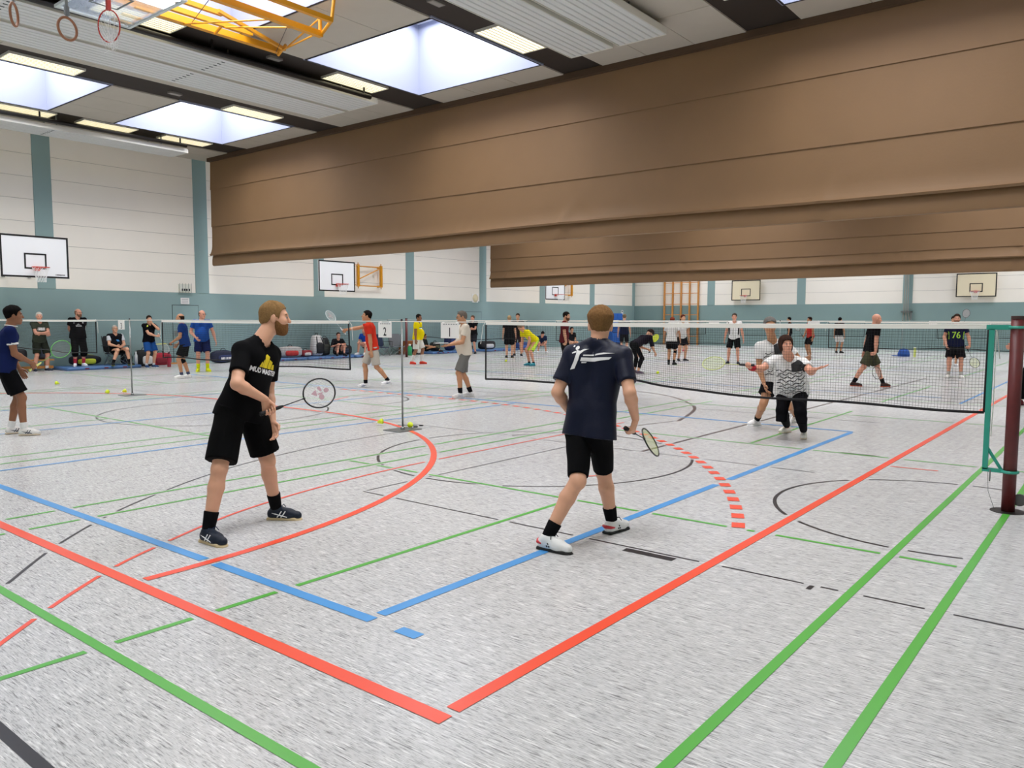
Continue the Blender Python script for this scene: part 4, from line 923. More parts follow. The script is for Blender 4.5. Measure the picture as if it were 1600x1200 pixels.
# seated in the camp chair
fig('older man in black and light grey shirt sitting in the black camp chair', 11.72, 25.62, 1.78, 22, '#121317', ('#101012', 0.8, 0.03), ('#15181a', '#7f8a3a'), sk='fair', hair=('#b9b2a8', 'buzz'), z0=0.10, hip=0.245, lean=-8, fl=(0.26, -0.12), fr=(0.25, 0.17), hl=(0.15, -0.05, 0.345), hr=(0.16, 0.06, 0.345), socks=('#1a1a1c', 0.12), sleeve_col='#c9ccd0', glasses=True, look=(5, 8), seat=True, belly=0.05, fat=1.08,
    prints=[('printed_panel', [poly([(-0.03, -0.02), (0.05, -0.02), (0.05, 0.05), (-0.03, 0.05)])], '#2f7fc4', 0, 0.24, False)])
fig('man in black shirt with lime shoulders and blue shorts, one hand at his mouth', 12.45, 24.95, 1.70, 38, '#0e0f12', ('#1f4a86', 0.85, 0.03), ('#27456e', '#e0e0e0', '#f0f0f0'), sk='fair', hair=('#2a1e18', 'short'), hr=(0.14, -0.06, 0.60, (0.2, 1, -0.8)), hl=(0.10, -0.01, 0.845, (0.6, -0.6, -0.9)), look=(20, -4), socks=('#dadada', 0.08), belly=0.03, fat=1.05,
    rk=dict(hand='r', axis=(0.25, -0.3, -0.9), n=(0.9, 0.1, 0.2), label='white racket hanging from the folded arm of the man in blue shorts', col='#d8dcd8', grip='#e0e0e0'),
    prints=[('shoulder_panel', [poly([(-0.17, 0.0), (-0.12, 0.0), (-0.08, 0.06), (-0.13, 0.055)]), poly([(0.17, 0.0), (0.12, 0.0), (0.08, 0.06), (0.13, 0.055)])], '#b9c43c', 0, 0.085, False)])
fig('player in dark blue shirt with knee brace, walking left near the second net', 10.88, 19.85, 1.74, -100, '#1b3a78', ('#17191a', 0.75, 0.03), ('#ecebe6', '#e4e4e4', '#9a5a9a'), sk='tan', hair=('#2c211b', 'fringe'), hr=(0.12, 0.1, 0.52), hl=(0.16, -0.08, 0.56, (-0.6, -0.6, -0.7)), fl=(0.05, -0.06), fr=(-0.03, 0.07), lean=6, socks=('#4a4f6a', 0.09), bands={'r': ('#16181c', -0.08, 0.22)},
    rk=dict(hand='l', axis=(0.3, -0.93, 0.05), n=(0.1, 0.1, 1), label='yellowish racket held by the dark blue shirted player facing left', col='#c9cc4a', str='#d8d8b0'))
fig('man in blue T-shirt and navy shorts with bright yellow shoes facing the camera', 12.6, 22.0, 1.86, 6, '#214f9c', ('#15204a', 0.85, 0.03), ('#d8de1c', '#e4ea2a', '#222222'), sk='pink', hair=('#5a463a', 'fringe'), hl=(0.05, -0.2, 0.5), hr=(0.08, 0.1, 0.55), socks=('#d8de1c', 0.17), look=(-30, 0), belly=0.04, fat=1.08, glasses=True)
# middle
fig('man in red T-shirt and light grey shorts reaching out to the left with a racket', 12.1, 13.85, 1.80, -82, '#c33322', ('#b3aca0', 0.93, 0.025), ('#e6e6e6', '#e8e8e8', '#23356e', '#23356e'), sk='tan', hair=('#15110f', 'short'), hr=(0.44, 0.06, 0.72, (-0.2, 0.3, -1)), hl=(0.0, -0.12, 0.40), fr=(0.06, 0.05), fl=(-0.22, -0.06), fz=(0.07, 0), lean=8, look=(-12, 8), twist=-18, socks=('#15151a', 0.10), shift=-0.03,
    rk=dict(hand='r', axis=(0.62, 0.1, 0.78), n=(0.5, 0.75, -0.4), label='pale racket raised over the net by the man in red', col='#c9d4d8', grip='#e6e6e6', emblem='#a88a90'))
fig('man in yellow football shirt and white shorts with red shoes', 19.6, 19.95, 1.78, 68, '#e8d212', ('#d9d7cf', 0.9, 0.03), ('#d8402f', '#d8402f', '#f0f0f0'), sk='brown', hair=('#171210', 'short'), fl=(0.06, -0.06), fr=(-0.1, 0.06), belly=0.05, fat=1.12, socks=('#dcdad6', 0.26), look=(10, 0), prints=[('chest_stripe', [poly([(-0.13, 0.0), (0.13, 0.0), (0.13, 0.035), (-0.13, 0.035)])], '#5f8a4a', 0, 0.2, False), ('chest_stripe', [poly([(-0.13, -0.02), (0.13, -0.02), (0.13, 0.0), (-0.13, 0.0)])], '#e6e6e4', 0, 0.2, False)])
t_beige = fig('man in beige T-shirt and grey shorts holding a clipboard beside sign 1', 11.85, 10.68, 1.78, -78, '#cfc4b4', ('#6d6c68', 0.95, 0.025), ('#d4d3d0', '#d9d6d0', '#8a8a8a', '#b0b0b4'), sk='tan', hair=('#6b625a', 'buzz'), hr=(0.19, 0.02, 0.60, (-0.7, 0.4, -0.8)), hl=(0.20, -0.08, 0.605, (-0.7, -0.4, -0.8)), hands={'r': {'n': (0, 0, 1), 'thumb': (0, 1, 0), 'curl': (0.1, 0.15, 0.1)}, 'l': {'n': (0, 0, 1), 'thumb': (0, -1, 0), 'curl': (0.1, 0.15, 0.1)}}, fl=(0.07, -0.06), fr=(-0.08, 0.07), socks=('#141416', 0.13), glasses=True, belly=0.03, look=(0, -6))
fig('person in black T-shirt half hidden behind the beige-shirted man, in front of the far door', 27.2, 24.0, 1.78, -35, '#101114', ('#23242a', 0.9, 0.03), ('#202022', '#303030'), sk='pink', hair=('#5a4436', 'short'), lod=2, hr=(0.15, 0.0, 0.66, (0, 1, -0.8)), hl=(0.15, 0.02, 0.63, (0, -1, -0.8)))
fig('boy in dark tracksuit sitting on the blue mat with legs stretched out', 25.7, 25.55, 1.5, 78, '#1d2320', ('#181a1c', 1.85, 0.02), ('#15161a', '#2a2a2a'), sk='tan', hair=('#120f0e', 'short'), lod=2, z0=0.10, hip=0.075, lean=-12, fl=(0.40, -0.06), fr=(0.43, 0.08), hl=(0.12, -0.1, 0.16), hr=(0.12, 0.1, 0.16), sleeve=0.95, seat=True)
fig('light-haired person in long black T-shirt seen from behind, beyond the near net', 25.3, 20.35, 1.76, 178, '#0f0f12', ('#111114', 0.85, 0.03), ('#2a2a30', '#8a7a50'), sk='fair', hair=('#a88d68', 'short'), lod=2, skirt_hem=0.12, fat=1.08, fl=(0.0, -0.06), fr=(0.0, 0.06))
fig('dark-haired man in black T-shirt facing the light-haired person in black', 26.7, 21.0, 1.86, -5, '#1a1416', ('#2a1a20', 0.85, 0.03), ('#22222c', '#dcdcdc'), sk='warm', hair=('#3a2c22', 'short'), beard='#4a382c', lod=2, fl=(0.02, -0.08), fr=(0, 0.08))
fig('player in neon yellow shirt and lime shorts bending forward with hands at the knees', 21.45, 16.25, 1.78, -62, '#e0d414', ('#c3e24e', 0.92, 0.03), ('#2f8f9e', '#2a6f80'), sk='pink', hair=('#7a6a58', 'short'), lod=1, lean=52, hip=0.49, shift=-0.06, fl=(0.0, -0.07), fr=(0.02, 0.07), hl=(0.16, -0.1, 0.36), hr=(0.16, 0.1, 0.33), look=(0, -35), socks=('#1c2430', 0.07))
fig('person in dark blue top sitting bent forward on the low mat beyond the near net', 30.0, 22.3, 1.7, 20, '#1c2c4c', ('#4a3a52', 0.8, 0.03), ('#d8d8d8', '#dcdcdc'), sk='pink', hair=('#1b1818', 'short'), lod=2, hip=0.25, lean=45, fl=(0.22, -0.12), fr=(0.24, 0.12), hl=(0.26, -0.06, 0.25), hr=(0.26, 0.06, 0.25), look=(0, -30), seat=True)
fig('person in black top sitting by the wall beyond the maroon-shirted man', 31.6, 21.6, 1.7, 30, '#141318', ('#6a2a34', 0.8, 0.03), ('#4a2a34', '#dcdcdc'), sk='warm', hair=('#2a1a16', 'long'), lod=2, hip=0.25, lean=10, fl=(0.24, -0.1), fr=(0.24, 0.1), hl=(0.18, -0.05, 0.3), hr=(0.18, 0.05, 0.3), seat=True)
fig('man in maroon T-shirt and black shorts in profile, racket hanging by his leg', 19.55, 13.6, 1.84, 80, '#5a1a20', ('#121114', 1.1, 0.02), ('#1c1c1e', '#d8d8d8'), sk='warm', hair=('#17120f', 'short'), beard='#6a4a3a', lod=1, hr=(0.06, 0.12, 0.47), look=(8, -6), fl=(0.06, -0.05), fr=(-0.05, 0.06), rk=dict(hand='r', axis=(0.5, 0.0, -0.75), n=(0.4, 0.85, 0.2), label='lime racket hanging from the hand of the man in maroon', col='#b7c64a', str='#d0d4a0'))
fig('man in navy T-shirt seen from behind beside the tall blue cabinet', 31.6, 18.6, 1.86, 176, '#141a34', ('#14161c', 0.9, 0.02), ('#1a1a20', '#dadada'), sk='fair', hair=('#7a6a52', 'short'), lod=2, fl=(0, -0.06), fr=(0, 0.06))
fig('woman in black top, pink waistband and leggings bending down to the right', 20.25, 11.45, 1.70, 128, '#1b1620', ('#101013', 1.75, 0.006), ('#5a4a5a', '#cfcfcf', '#e0e0e0'), sk='warm', hair=('#2a1e1a', 'long'), lod=1, lean=62, hip=0.5, shift=-0.07, fl=(0.02, -0.11), fr=(-0.06, 0.09), hr=(0.30, 0.1, 0.36), hl=(0.26, -0.06, 0.42), look=(0, -50), sleeve=0.95, female=True,
    rk=dict(hand='l', axis=(0.55, -0.2, 0.75), n=(-0.6, 0.2, 0.6), label='neon yellow racket head beside the bending woman', col='#d3e01e', str='#dbe63a', sr=0.0035))
fig('player in white top and black shorts far back left of the wall ladder', 36.2, 18.0, 1.66, 170, '#dcdad6', ('#131316', 0.6, 0.03), ('#d06a72', '#d06a72'), sk='warm', hair=('#1d1816', 'long'), lod=2, female=True)
fig('man in white T-shirt with black knee sleeve in front of the wall ladder', 25.2, 12.9, 1.70, 165, '#dedcd8', ('#0f0f12', 0.75, 0.03), ('#17171b', '#222226'), sk='tan', hair=('#7a3a28', 'short'), lod=1, fl=(0, -0.05), fr=(0.02, 0.05), socks=('#151518', 0.1), bands={'r': ('#131316', -0.1, 0.35)}, hl=(0.08, -0.17, 0.5), hr=(0.05, 0.17, 0.5))
fig('second man in white, mostly hidden behind the white-shirted man with the knee sleeve', 27.6, 13.7, 1.80, 30, '#d9d8d4', ('#141418', 0.75, 0.03), ('#18181c', '#d8d8d8'), sk='warm', hair=('#5a2a20', 'short'), lod=2)
fig('man in white shirt with black sides and black shorts facing the camera beyond the net', 27.0, 11.35, 1.84, -4, '#dedddb', ('#0f0f12', 0.85, 0.03), ('#1e2430', '#1e2430'), sk='pink', hair=('#4a4038', 'short'), lod=1, fl=(0.06, -0.09), fr=(0.0, 0.1), hl=(0.02, -0.18, 0.47), hr=(0.02, 0.18, 0.47),
    prints=[('side_panel', [poly([(-0.19, 0.02), (-0.14, 0.02), (-0.13, -0.3), (-0.17, -0.3)]), poly([(0.19, 0.02), (0.14, 0.02), (0.13, -0.3), (0.17, -0.3)]), poly([(-0.04, 0.08), (-0.03, 0.08), (-0.03, -0.3), (-0.04, -0.3)])], '#17171a', 0, 0.16, False)])
fig('person in red T-shirt with a racket, partly hidden by the grey-haired man', 34.0, 10.9, 1.74, -60, '#c23a34', ('#17171a', 0.85, 0.03), ('#d8d8d8', '#d8d8d8'), sk='tan', hair=('#2a1a16', 'short'), lod=2, hr=(0.16, 0.02, 0.52), rk=dict(hand='r', axis=(0.35, 0.1, 0.55), n=(0.2, 0.95, 0.1), label='dark racket of the red-shirted person at the back', col='#5a2a2a'))
# the pair across the near net
ZIG = '#16161a'
def chevrons(n, w0):
    P = []
    rn = random.Random(4)
    for r in range(n):
        y = 0.02-r*0.042
        for k in range(-3, 4):
            x = k*0.048+(0.012 if r % 2 else -0.012)
            if abs(x) > w0: continue
            s = 1 if k % 2 else -1; q = 0.010+0.003*rn.random()
            P.append(poly([(x-0.022, y-s*0.012-q/2), (x+0.022, y+s*0.012-q/2), (x+0.022, y+s*0.012+q/2), (x-0.022, y-s*0.012+q/2)]))
    return P
def pair():
    # grey-haired man, half behind the woman
    J = {'hl': at(1222, 594, 11.4), 'hr': at(1204, 594, 11.45), 'nk': at(1207, 531, 11.35), 'sl': at(1229, 539, 11.3), 'sr': at(1187, 541, 11.38), 'hd': at(1203, 510, 11.25)}
    J['er'] = solve(J['sr'], 1186, 575, 0.31, 1); J['wr'] = solve(J['er'], 1194, 600, 0.26, -1); J['el'] = solve(J['sl'], 1252, 566, 0.31, -1); J['wl'] = solve(J['el'], 1262, 560, 0.25, -1)
    J['ar'], J['tr'] = foot((1187, 664), (1150, 668)); J['al'], J['tl'] = foot((1246, 657), (1230, 662))
    J['kr'] = at(1193, 630, 11.35); J['kl'] = at(1230, 628, 11.3)
    look = nrm(-V(cf[0], cf[1], 0)-0.12*cr+V(0, 0, -0.05))
    t, shirt, g, fr = person('grey-haired man in white and black patterned shirt behind the crouching woman', J, 1.82, look, '#dfdedc', ('#101013', 0.62, 0.03), ('#ecebe9', '#f0f0ee', '#d0d0d0'), 'tan', ('#6d6a66', 'short'), 1, socks=('#17171a', 0.13), skirt_hem=0.06)
    o = fr['nk']-fr['U']*0.2; mk = mat('print_'+ZIG.strip('#'), ZIG, 0.7)
    decal(shirt, [poly([(0.0, 0.0), (0.17, 0.0), (0.19, 0.1), (0.08, 0.16), (0.0, 0.13)])], o, -fr['S'], fr['U'], -fr['F'], mk, 'printed_panel', 0.007); decal(shirt, chevrons(8, 0.15), o, -fr['S'], fr['U'], -fr['F'], mk, 'printed_zigzag', 0.007)
    # woman with arms spread
    D = 10.45
    J = {'hl': at(1248, 612, 10.45), 'hr': at(1226, 611, 10.55), 'nk': at(1233, 557, 10.32), 'sl': at(1254, 566, 10.3), 'sr': at(1210, 563, 10.4), 'hd': at(1228, 539, 10.2)}
    J['er'] = solve(J['sr'], 1188, 577, 0.28, -1); J['wr'] = solve(J['er'], 1172, 574, 0.24, -1); J['el'] = solve(J['sl'], 1267, 581, 0.28, -1); J['wl'] = solve(J['el'], 1274, 577, 0.23, -1)
    J['ar'], J['tr'] = foot((1234, 675), (1205, 679), 0.93); J['al'], J['tl'] = foot((1256, 683), (1253, 695), 0.93)
    J['kr'] = at(1222, 641, 10.35); J['kl'] = at(1251, 645, 10.15)
    hc = solve(J['wr'], 1113, 571, 0.50, 1); ax = nrm(hc-J['wr'])
    look = nrm(-V(cf[0], cf[1], 0)+0.03*cr+V(0, 0, 0.12))
    t, shirt, g, fr = person('woman in patterned shirt and black leggings crouching with arms spread behind the near net', J, 1.66, look, '#dedddb', ('#0d0d10', 1.88, 0.006), ('#e6e2d8', '#d9cbb4', '#f4f4f4'), 'pink', ('#3a261e', 'bob'), 1, fat=1.3, female=True, belly=0.03, hands={'r': {'axis': ax, 'flip': 1}, 'l': {'curl': OPEN, 'n': V(0, 0, 1), 'd': nrm(cr*0.8-cf*0.2+V(0, 0, 0.25))}}, skirt_hem=0.02)
    racket('pale lime racket held out sideways by the crouching woman', g['r'], ax, nrm(-cf+V(0, 0, 0.7)), '#c6cf7e', '#15151a', strings='#dfe6a8', sr=0.0012)
    o = fr['nk']-fr['U']*0.16
    decal(shirt, [poly([(0.02, 0.0), (0.19, 0.0), (0.2, 0.1), (0.1, 0.13), (0.02, 0.09)])], o, -fr['S'], fr['U'], -fr['F'], mk, 'printed_panel', 0.008); decal(shirt, chevrons(8, 0.17), o, -fr['S'], fr['U'], -fr['F'], mk, 'printed_zigzag', 0.008)
    wb = J['wr']-fr['base']; we = J['er']-fr['base']; MB().tube([wb+(we-wb)*0.35, wb+(we-wb)*0.05], 0.043, 12).build('wristband', mat('red_towelling', '#b5202c', 0.9), t, origin=(0, 0, 0), smooth=True)
pair()
fig('man in black T-shirt standing far back between the sheets of the rear net', 42.6, 14.75, 1.76, -95, '#131316', ('#1a1a1e', 0.85, 0.03), ('#d8d8d8', '#d8d8d8'), sk='tan', hair=('#15110f', 'short'), lod=2)
fig('man in black T-shirt and white shorts far back before the end wall', 39.6, 11.35, 1.74, 150, '#111114', ('#dcdad6', 0.85, 0.03), ('#17171a', '#17171a'), sk='tan', hair=('#15110f', 'short'), lod=2)
fig('bald man in black T-shirt and olive shorts striding to the right', 19.75, 4.92, 1.80, 112, '#0f0f12', ('#4b4b38', 0.9, 0.035), ('#3a221e', '#c65a3c', '#e08060'), sk='pink', hair=None, lod=1, fl=(0.2, -0.05), fr=(-0.24, 0.05), hip=0.5, hr=(0.0, 0.15, 0.45), hl=(-0.03, -0.15, 0.46), lean=6, look=(10, -8), socks=('#17171a', 0.13), fat=1.05,
    rk=dict(hand='r', axis=(0.25, 0.05, -0.9), n=(0.3, 0.9, 0.1), label='dark racket pointing down from the hand of the striding bald man', col='#202024'))
fig('man in navy and green jersey numbered 76 with black shorts and white shoes', 24.5, 3.92, 1.78, 2, '#151b3a', ('#0e0e11', 0.85, 0.035), ('#e6e4de', '#e2e2e0', '#c0c0c0'), sk='pink', hair=('#33261e', 'short'), beard='#8a6550', lod=1, fl=(0.03, -0.09), fr=(0.02, 0.08), hl=(0.06, -0.19, 0.5), hr=(0.1, 0.13, 0.52), socks=('#b8b4ac', 0.12), fat=1.06,
    rk=dict(hand='l', axis=(0.25, -0.4, -0.8), n=(0.9, 0.2, 0.2), label='yellow and black racket hanging beside the jersey numbered 76', col='#2a2c1e', str='#d8e070'), prints=[('printed_number', [text_poly('76', 0.25, 0.004, 0, 0, 0.85)], '#a8d63a', 0, 0.29, False), ('side_panel', [poly([(-0.2, 0.0), (-0.17, -0.02), (-0.155, -0.22), (-0.18, -0.22)]), poly([(0.2, 0.0), (0.17, -0.02), (0.155, -0.22), (0.18, -0.22)])], '#8fc23a', 0, 0.18, False)])
fig('player hidden behind the jersey numbered 76, lifting a racket upright', 30.6, 5.0, 1.76, 15, '#1a1c22', ('#14141a', 0.85, 0.03), ('#d8d8d8', '#d8d8d8'), sk='warm', hair=('#2a1e18', 'short'), lod=2, hl=(0.1, -0.17, 0.78, (-0.3, -0.8, -0.6)), rk=dict(hand='l', axis=(0.05, -0.1, 1), n=(1, 0.1, 0), label='dark racket standing upright above the rear net tape', col='#4a4648', str='#c8b8b8', sr=0.002))
fig('person in black trousers and dark red shoes behind the thick red post', 17.6, 1.50, 1.78, -80, '#141418', ('#0f0f12', 1.9, 0.02), ('#6e1d26', '#4a1a20', '#2a1a1a'), sk='pink', hair=('#2a201a', 'short'), lod=1, fl=(0.12, -0.06), fr=(-0.1, 0.07), hl=(0.2, -0.1, 0.62), hr=(0.2, 0.06, 0.62))
fig('person in dark clothes sitting among the bags on the blue mat', 20.6, 25.6, 1.7, 20, '#15161a', ('#17181c', 1.85, 0.02), ('#1a1a1e', '#2a2a2a'), sk='pink', hair=('#3a2a22', 'short'), lod=2, z0=0.10, hip=0.085, lean=8, fl=(0.24, -0.08), fr=(0.25, 0.1), hl=(0.2, -0.08, 0.26), hr=(0.2, 0.08, 0.26), sleeve=0.95, seat=True)
fig('person in blue top sitting behind the man in red', 21.9, 25.3, 1.72, -30, '#2450b4', ('#15161a', 0.9, 0.02), ('#e0e0e0', '#e0e0e0'), sk='pink', hair=('#2a201a', 'short'), lod=2, z0=0.10, hip=0.2, lean=15, fl=(0.24, -0.08), fr=(0.25, 0.1), hl=(0.22, -0.08, 0.3), hr=(0.22, 0.08, 0.3), seat=True)
# ------------------------------------------------------------------ nets, posts and number sheets
m_net = mat('black_net_cord', '#1a1a1c', 0.9); m_tape = mat('white_net_tape', '#eeece4', 0.7); m_cord = mat('white_cord', '#e4e2da', 0.7)
def net(X, ya, yb, label, cell, r, seed, bump=None, z1=1.562, z0=0.83):
    rn = np.random.RandomState(seed); ph = rn.uniform(0, 6.28, 4); L = yb-ya
    t = thing('badminton_net', label, 'net', (X, (ya+yb)/2, 1.53), 'badminton nets')
    def P(y, v):                                       # v: 0 bottom .. 1 top
        s = (y-ya)/L; zt = z1-0.012*math.sin(math.pi*s); zb = z0+0.02*math.sin(s*7+ph[0])+0.012*math.sin(s*17+ph[1])
        if bump: zb += bump[1]*math.exp(-((y-bump[0])/0.28)**2)
        x = X+(1-v)*(0.035*math.sin(s*9+ph[2])+0.02*math.sin(s*21+ph[3]))
        return V(x, y, zb+(zt-0.042-zb)*v)
    m = MB(); nv = int(L/cell); nh = int((z1-z0-0.042)/cell)
    for i in range(1, nv):
        y = ya+L*i/nv; m.tube([P(y, v) for v in (0, 0.33, 0.66, 1)], r, 3, cap=False)
    for j in range(1, nh): m.tube([P(y, j/nh) for y in np.linspace(ya, yb, 50)], r, 3, cap=False)
    tag(m.build('net_mesh', m_net, t), kind='stuff')
    vs = []; ys = np.linspace(ya, yb, 60)
    for y in ys:
        p = P(y, 1); vs += [(p[0]-0.004, y, p[2]), (p[0]+0.004, y, p[2]), (p[0]+0.004, y, p[2]+0.042), (p[0]-0.004, y, p[2]+0.042)]
    fs = [(4*i+k, 4*i+(k+1) % 4, 4*i+4+(k+1) % 4, 4*i+4+k) for i in range(59) for k in range(4)]
    MB().add(vs, fs+[(3, 2, 1, 0), (236, 237, 238, 239)]).build('top_tape', m_tape, t)
    MB().tube([P(y, 0) for y in ys], 0.013, 6).build('bottom_cord', m_net, t, smooth=True)
    for y in (ya, yb): MB().tube([P(y, v) for v in np.linspace(0, 1, 6)], 0.011, 6).build('side_tape', m_net, t, smooth=True)
    for y, s in ((ya, -1), (yb, 1)): MB().tube([P(y, 1)+V(0, 0, 0.05), P(y, 1)+V(0.01, s*0.06, -0.02), P(y, 1)+V(0, s*0.09, -0.25)], 0.004, 5).build('tie_cord', m_cord, t)
SPANS = ((0.99, 6.58), (9.3, 14.88), (17.75, 23.4))
NL = [['near black net with white tape in front of the crouching woman', 'black net behind the man with the yellow print, left of sign 2', 'black net at the left picture edge in front of the folded-arms man'],
      ['net of the middle hall part in front of the bald man', 'net of the middle hall part behind the man in navy', 'net of the middle hall part by the blue mats'],
      ['net of the rear hall part on the right before the end wall', 'net of the rear hall part before the wall ladder', 'net of the rear hall part by the left wall']]
for k in range(3):
    for j, (a, b) in enumerate(SPANS):
        cell, r = ((0.025, 0.0011), (0.036, 0.0014), (0.036, 0.0014))[j] if k == 0 else (0.05, 0.0018)
        if k > 0 and j == 1: a, b = 9.9, 16.4
        if k > 0 and j == 0: a, b = 1.2, 6.9
        net(7.7+15.4*k, a, b, NL[k][j], cell, r, 10*k+j, (4.45, 0.06) if (k, j) == (0, 0) else None)
CL = ['white rope carrying the numbered sheets between the near nets', 'white rope of the middle hall part above the nets', 'white rope of the rear hall part above the nets']
for k in range(3):
    X = 7.7+15.4*k; t = thing('guy_rope', CL[k], 'cord', (X, 12, 1.545), 'net cords')
    MB().tube([(X, y, 1.556-0.008*math.sin(y*0.39)) for y in np.linspace(0.82, 25.3, 60)], 0.006, 6).build('cord', m_cord, t)
    MB().lathe([(0.0, 0), (0.03, 0.0), (0.03, 0.02), (0, 0.02)], (X, 25.3, 1.545), (0, 1, 0), 12).build('cord_hook', m_steel, t); MB().tube([(X, 25.31, 1.545), (X, 26.46, 1.56)], 0.005, 6).build('anchor_line', m_cord, t)
def slim_post(X, Y, label):
    t = thing('net_stand', label, 'net post', (X, Y, 0), 'slim steel net stands')
    MB().box((X-0.22, Y-0.17, 0.0), (X+0.22, Y+0.17, 0.012)).build('base_plate', m_steel, t)
    MB().tube([(X, Y, 0.01), (X, Y, 1.57)], 0.014, 10).build('pole', m_steel, t, smooth=True)
    MB().tube([(X, Y, 0.012), (X, Y, 0.05)], [0.035, 0.02], 10).build('socket', m_steel, t, smooth=True); MB().lathe([(0.0, 0), (0.016, 0), (0.016, 0.02), (0.0, 0.03)], (X, Y, 1.565), n=10).build('cap', m_blackmetal, t)
slim_post(7.75, 8.2, 'slim steel stand with flat base plate beside the orange arc, between signs 1 and 2'); slim_post(7.72, 16.25, 'slim steel stand with flat base plate beside sign 3')
slim_post(23.1, 8.3, 'slim steel stand in the middle hall part'); slim_post(38.5, 8.3, 'slim steel stand in the rear hall part')
def big_post(X, Y, label, arm):
    m_p = mat('dark_red_post_paint', '#5e1c1c', 0.45, var=0.3, vscale=14, bump=0.1, bscale=40); m_g = mat('turquoise_bracket_paint', '#2f9a86', 0.4)
    t = thing('volleyball_post', label, 'net post', (X, Y, 0))
    MB().tube([(X, Y, 0.0), (X, Y, 1.60)], 0.05, 20).build('post', m_p, t, smooth=True); MB().lathe([(0.0, 0), (0.052, 0), (0.052, 0.028), (0.0, 0.03)], (X, Y, 1.60), n=20).build('cap', mat('brown_cap', '#3c2420', 0.5), t)
    MB().lathe([(0.075, 0), (0.13, 0.0), (0.13, 0.004), (0.075, 0.004)], (X, Y, 0.0), n=24).build('floor_sleeve_ring', m_blackmetal, t)
    if arm:
        MB().box((X-0.02, Y+0.03, 1.515), (X+0.02, Y+0.22, 1.555)).build('bracket_arm', m_g, t); MB().box((X-0.02, Y+0.16, 0.34), (X+0.02, Y+0.2, 1.52)).build('bracket_bar', m_g, t)
        MB().box((X-0.02, Y+0.03, 0.32), (X+0.02, Y+0.2, 0.35)).build('bracket_foot', m_g, t); MB().tube([(X, Y+0.17, 0.52), (X, Y+0.06, 0.34)], 0.014, 6).build('bracket_brace', m_g, t)
        for z in (0.335, 1.535): MB().tube([(X+0.056*math.cos(q), Y+0.056*math.sin(q), z) for q in np.linspace(0, 2*math.pi, 20)[:-1]], 0.013, 6, closed=True).build('clamp_ring', m_g, t)
        MB().tube([(X-0.02, Y+0.14, 0.34), (X-0.02, Y+0.14, 0.24)], 0.006, 6).build('clamp_screw', m_steel, t)
        MB().tube([(X, Y+0.15, 1.5), (X+0.005, Y+0.145, 0.9), (X, Y+0.15, 0.62)], 0.004, 5).build('tension_line', m_cord, t); MB().tube([(X, Y+0.16, 0.33), (X+0.01, Y+0.15, 0.15), (X, Y+0.1, 0.01)], 0.002, 5).build('thin_wire', m_steel, t)
        MB().lathe([(0.0, 0), (0.05, 0), (0.05, 0.03), (0, 0.03)], (X+0.02, Y-0.075, 0.1), (1, 0, 0), 16).build('transport_wheel', mat('grey_rubber', '#5a5a58', 0.7), t)
big_post(7.62, 0.775, 'thick dark red post with turquoise bracket holding the near net at the right edge', True)
big_post(22.9, 23.95, 'dark red post behind the slim stand, beside the man in yellow', False)
m_paper = mat('white_paper', '#eceae6', 0.8); m_ink = mat('black_ink', '#1e1e22', 0.8)
def sheet(X, ya, yb, z1, z0, txt, label, hdr=True):
    t = thing('number_sheet', label, 'sign', (X-0.012, (ya+yb)/2, z1), 'paper sheets hung on the net cords')
    MB().box((X-0.016, ya, z0), (X-0.013, yb, z1)).build('paper', m_paper, t)
    for y in (ya+0.04, yb-0.04): MB().box((X-0.018, y-0.012, z1-0.012), (X+0.006, y+0.012, z1+0.01)).build('clip', m_wh, t)
    if txt:
        vs, fs = text_poly(txt, 0.17, 0.002, wide=0.8); c = (ya+yb)/2; zc = z0+(z1-z0)*0.36
        MB().add([(X-0.0175, c-p[0], zc+p[1]) for p in vs], [tuple(reversed(f)) for f in fs]).build('printed_number', m_ink, t)
    if hdr:
        for i in range(6): MB().box((X-0.018, ya+0.03+i*(yb-ya-0.06)/6, z1-0.028), (X-0.0165, ya+0.03+(i+0.6)*(yb-ya-0.06)/6, z1-0.016)).build('printed_header', mat('grey_ink', '#8a8a8c', 0.8), t)
sheet(7.7, 7.04, 7.37, 1.545, 1.335, '1', 'white sheet with the number 1 beside the beige-shirted man'); sheet(7.7, 8.34, 8.62, 1.545, 1.325, '2', 'white sheet with the number 2 left of the slim stand'); sheet(7.7, 16.4, 16.68, 1.55, 1.36, '3', 'white sheet with the number 3 near the left wall', False)
for X, y, l in ((23.1, 10.2, 'blank white sheet on the middle cord beside the white and black shirt'), (23.1, 7.15, 'blank white sheet on the middle cord right of the crouching woman'), (38.5, 6.9, 'blank white sheet on the rear cord beside the ropes'), (23.1, 11.6, 'blank white sheet on the middle cord by the wall ladder')):
    sheet(X, y, y+0.34, 1.56, 1.36, '', l, False)
# clipboard of the man in beige
_, g_, fr_, J_, F_, R_ = t_beige; cb = (J_['wl']+J_['wr'])/2+F_*0.15+V(0, 0, 0.035)
t = thing('clipboard', 'white clipboard on the open hands of the man in beige', 'clipboard', cb)
MB().obox(cb, (F_, R_, (0, 0, 1)), (0.15, 0.11, 0.003)).build('board', mat('grey_board', '#8a8a86', 0.6), t); MB().obox(cb+V(0, 0, 0.005), (F_, R_, (0, 0, 1)), (0.14, 0.1, 0.002)).build('paper', m_paper, t); MB().obox(cb+F_*0.13+V(0, 0, 0.01), (F_, R_, (0, 0, 1)), (0.012, 0.04, 0.006)).build('clip', m_steel, t)

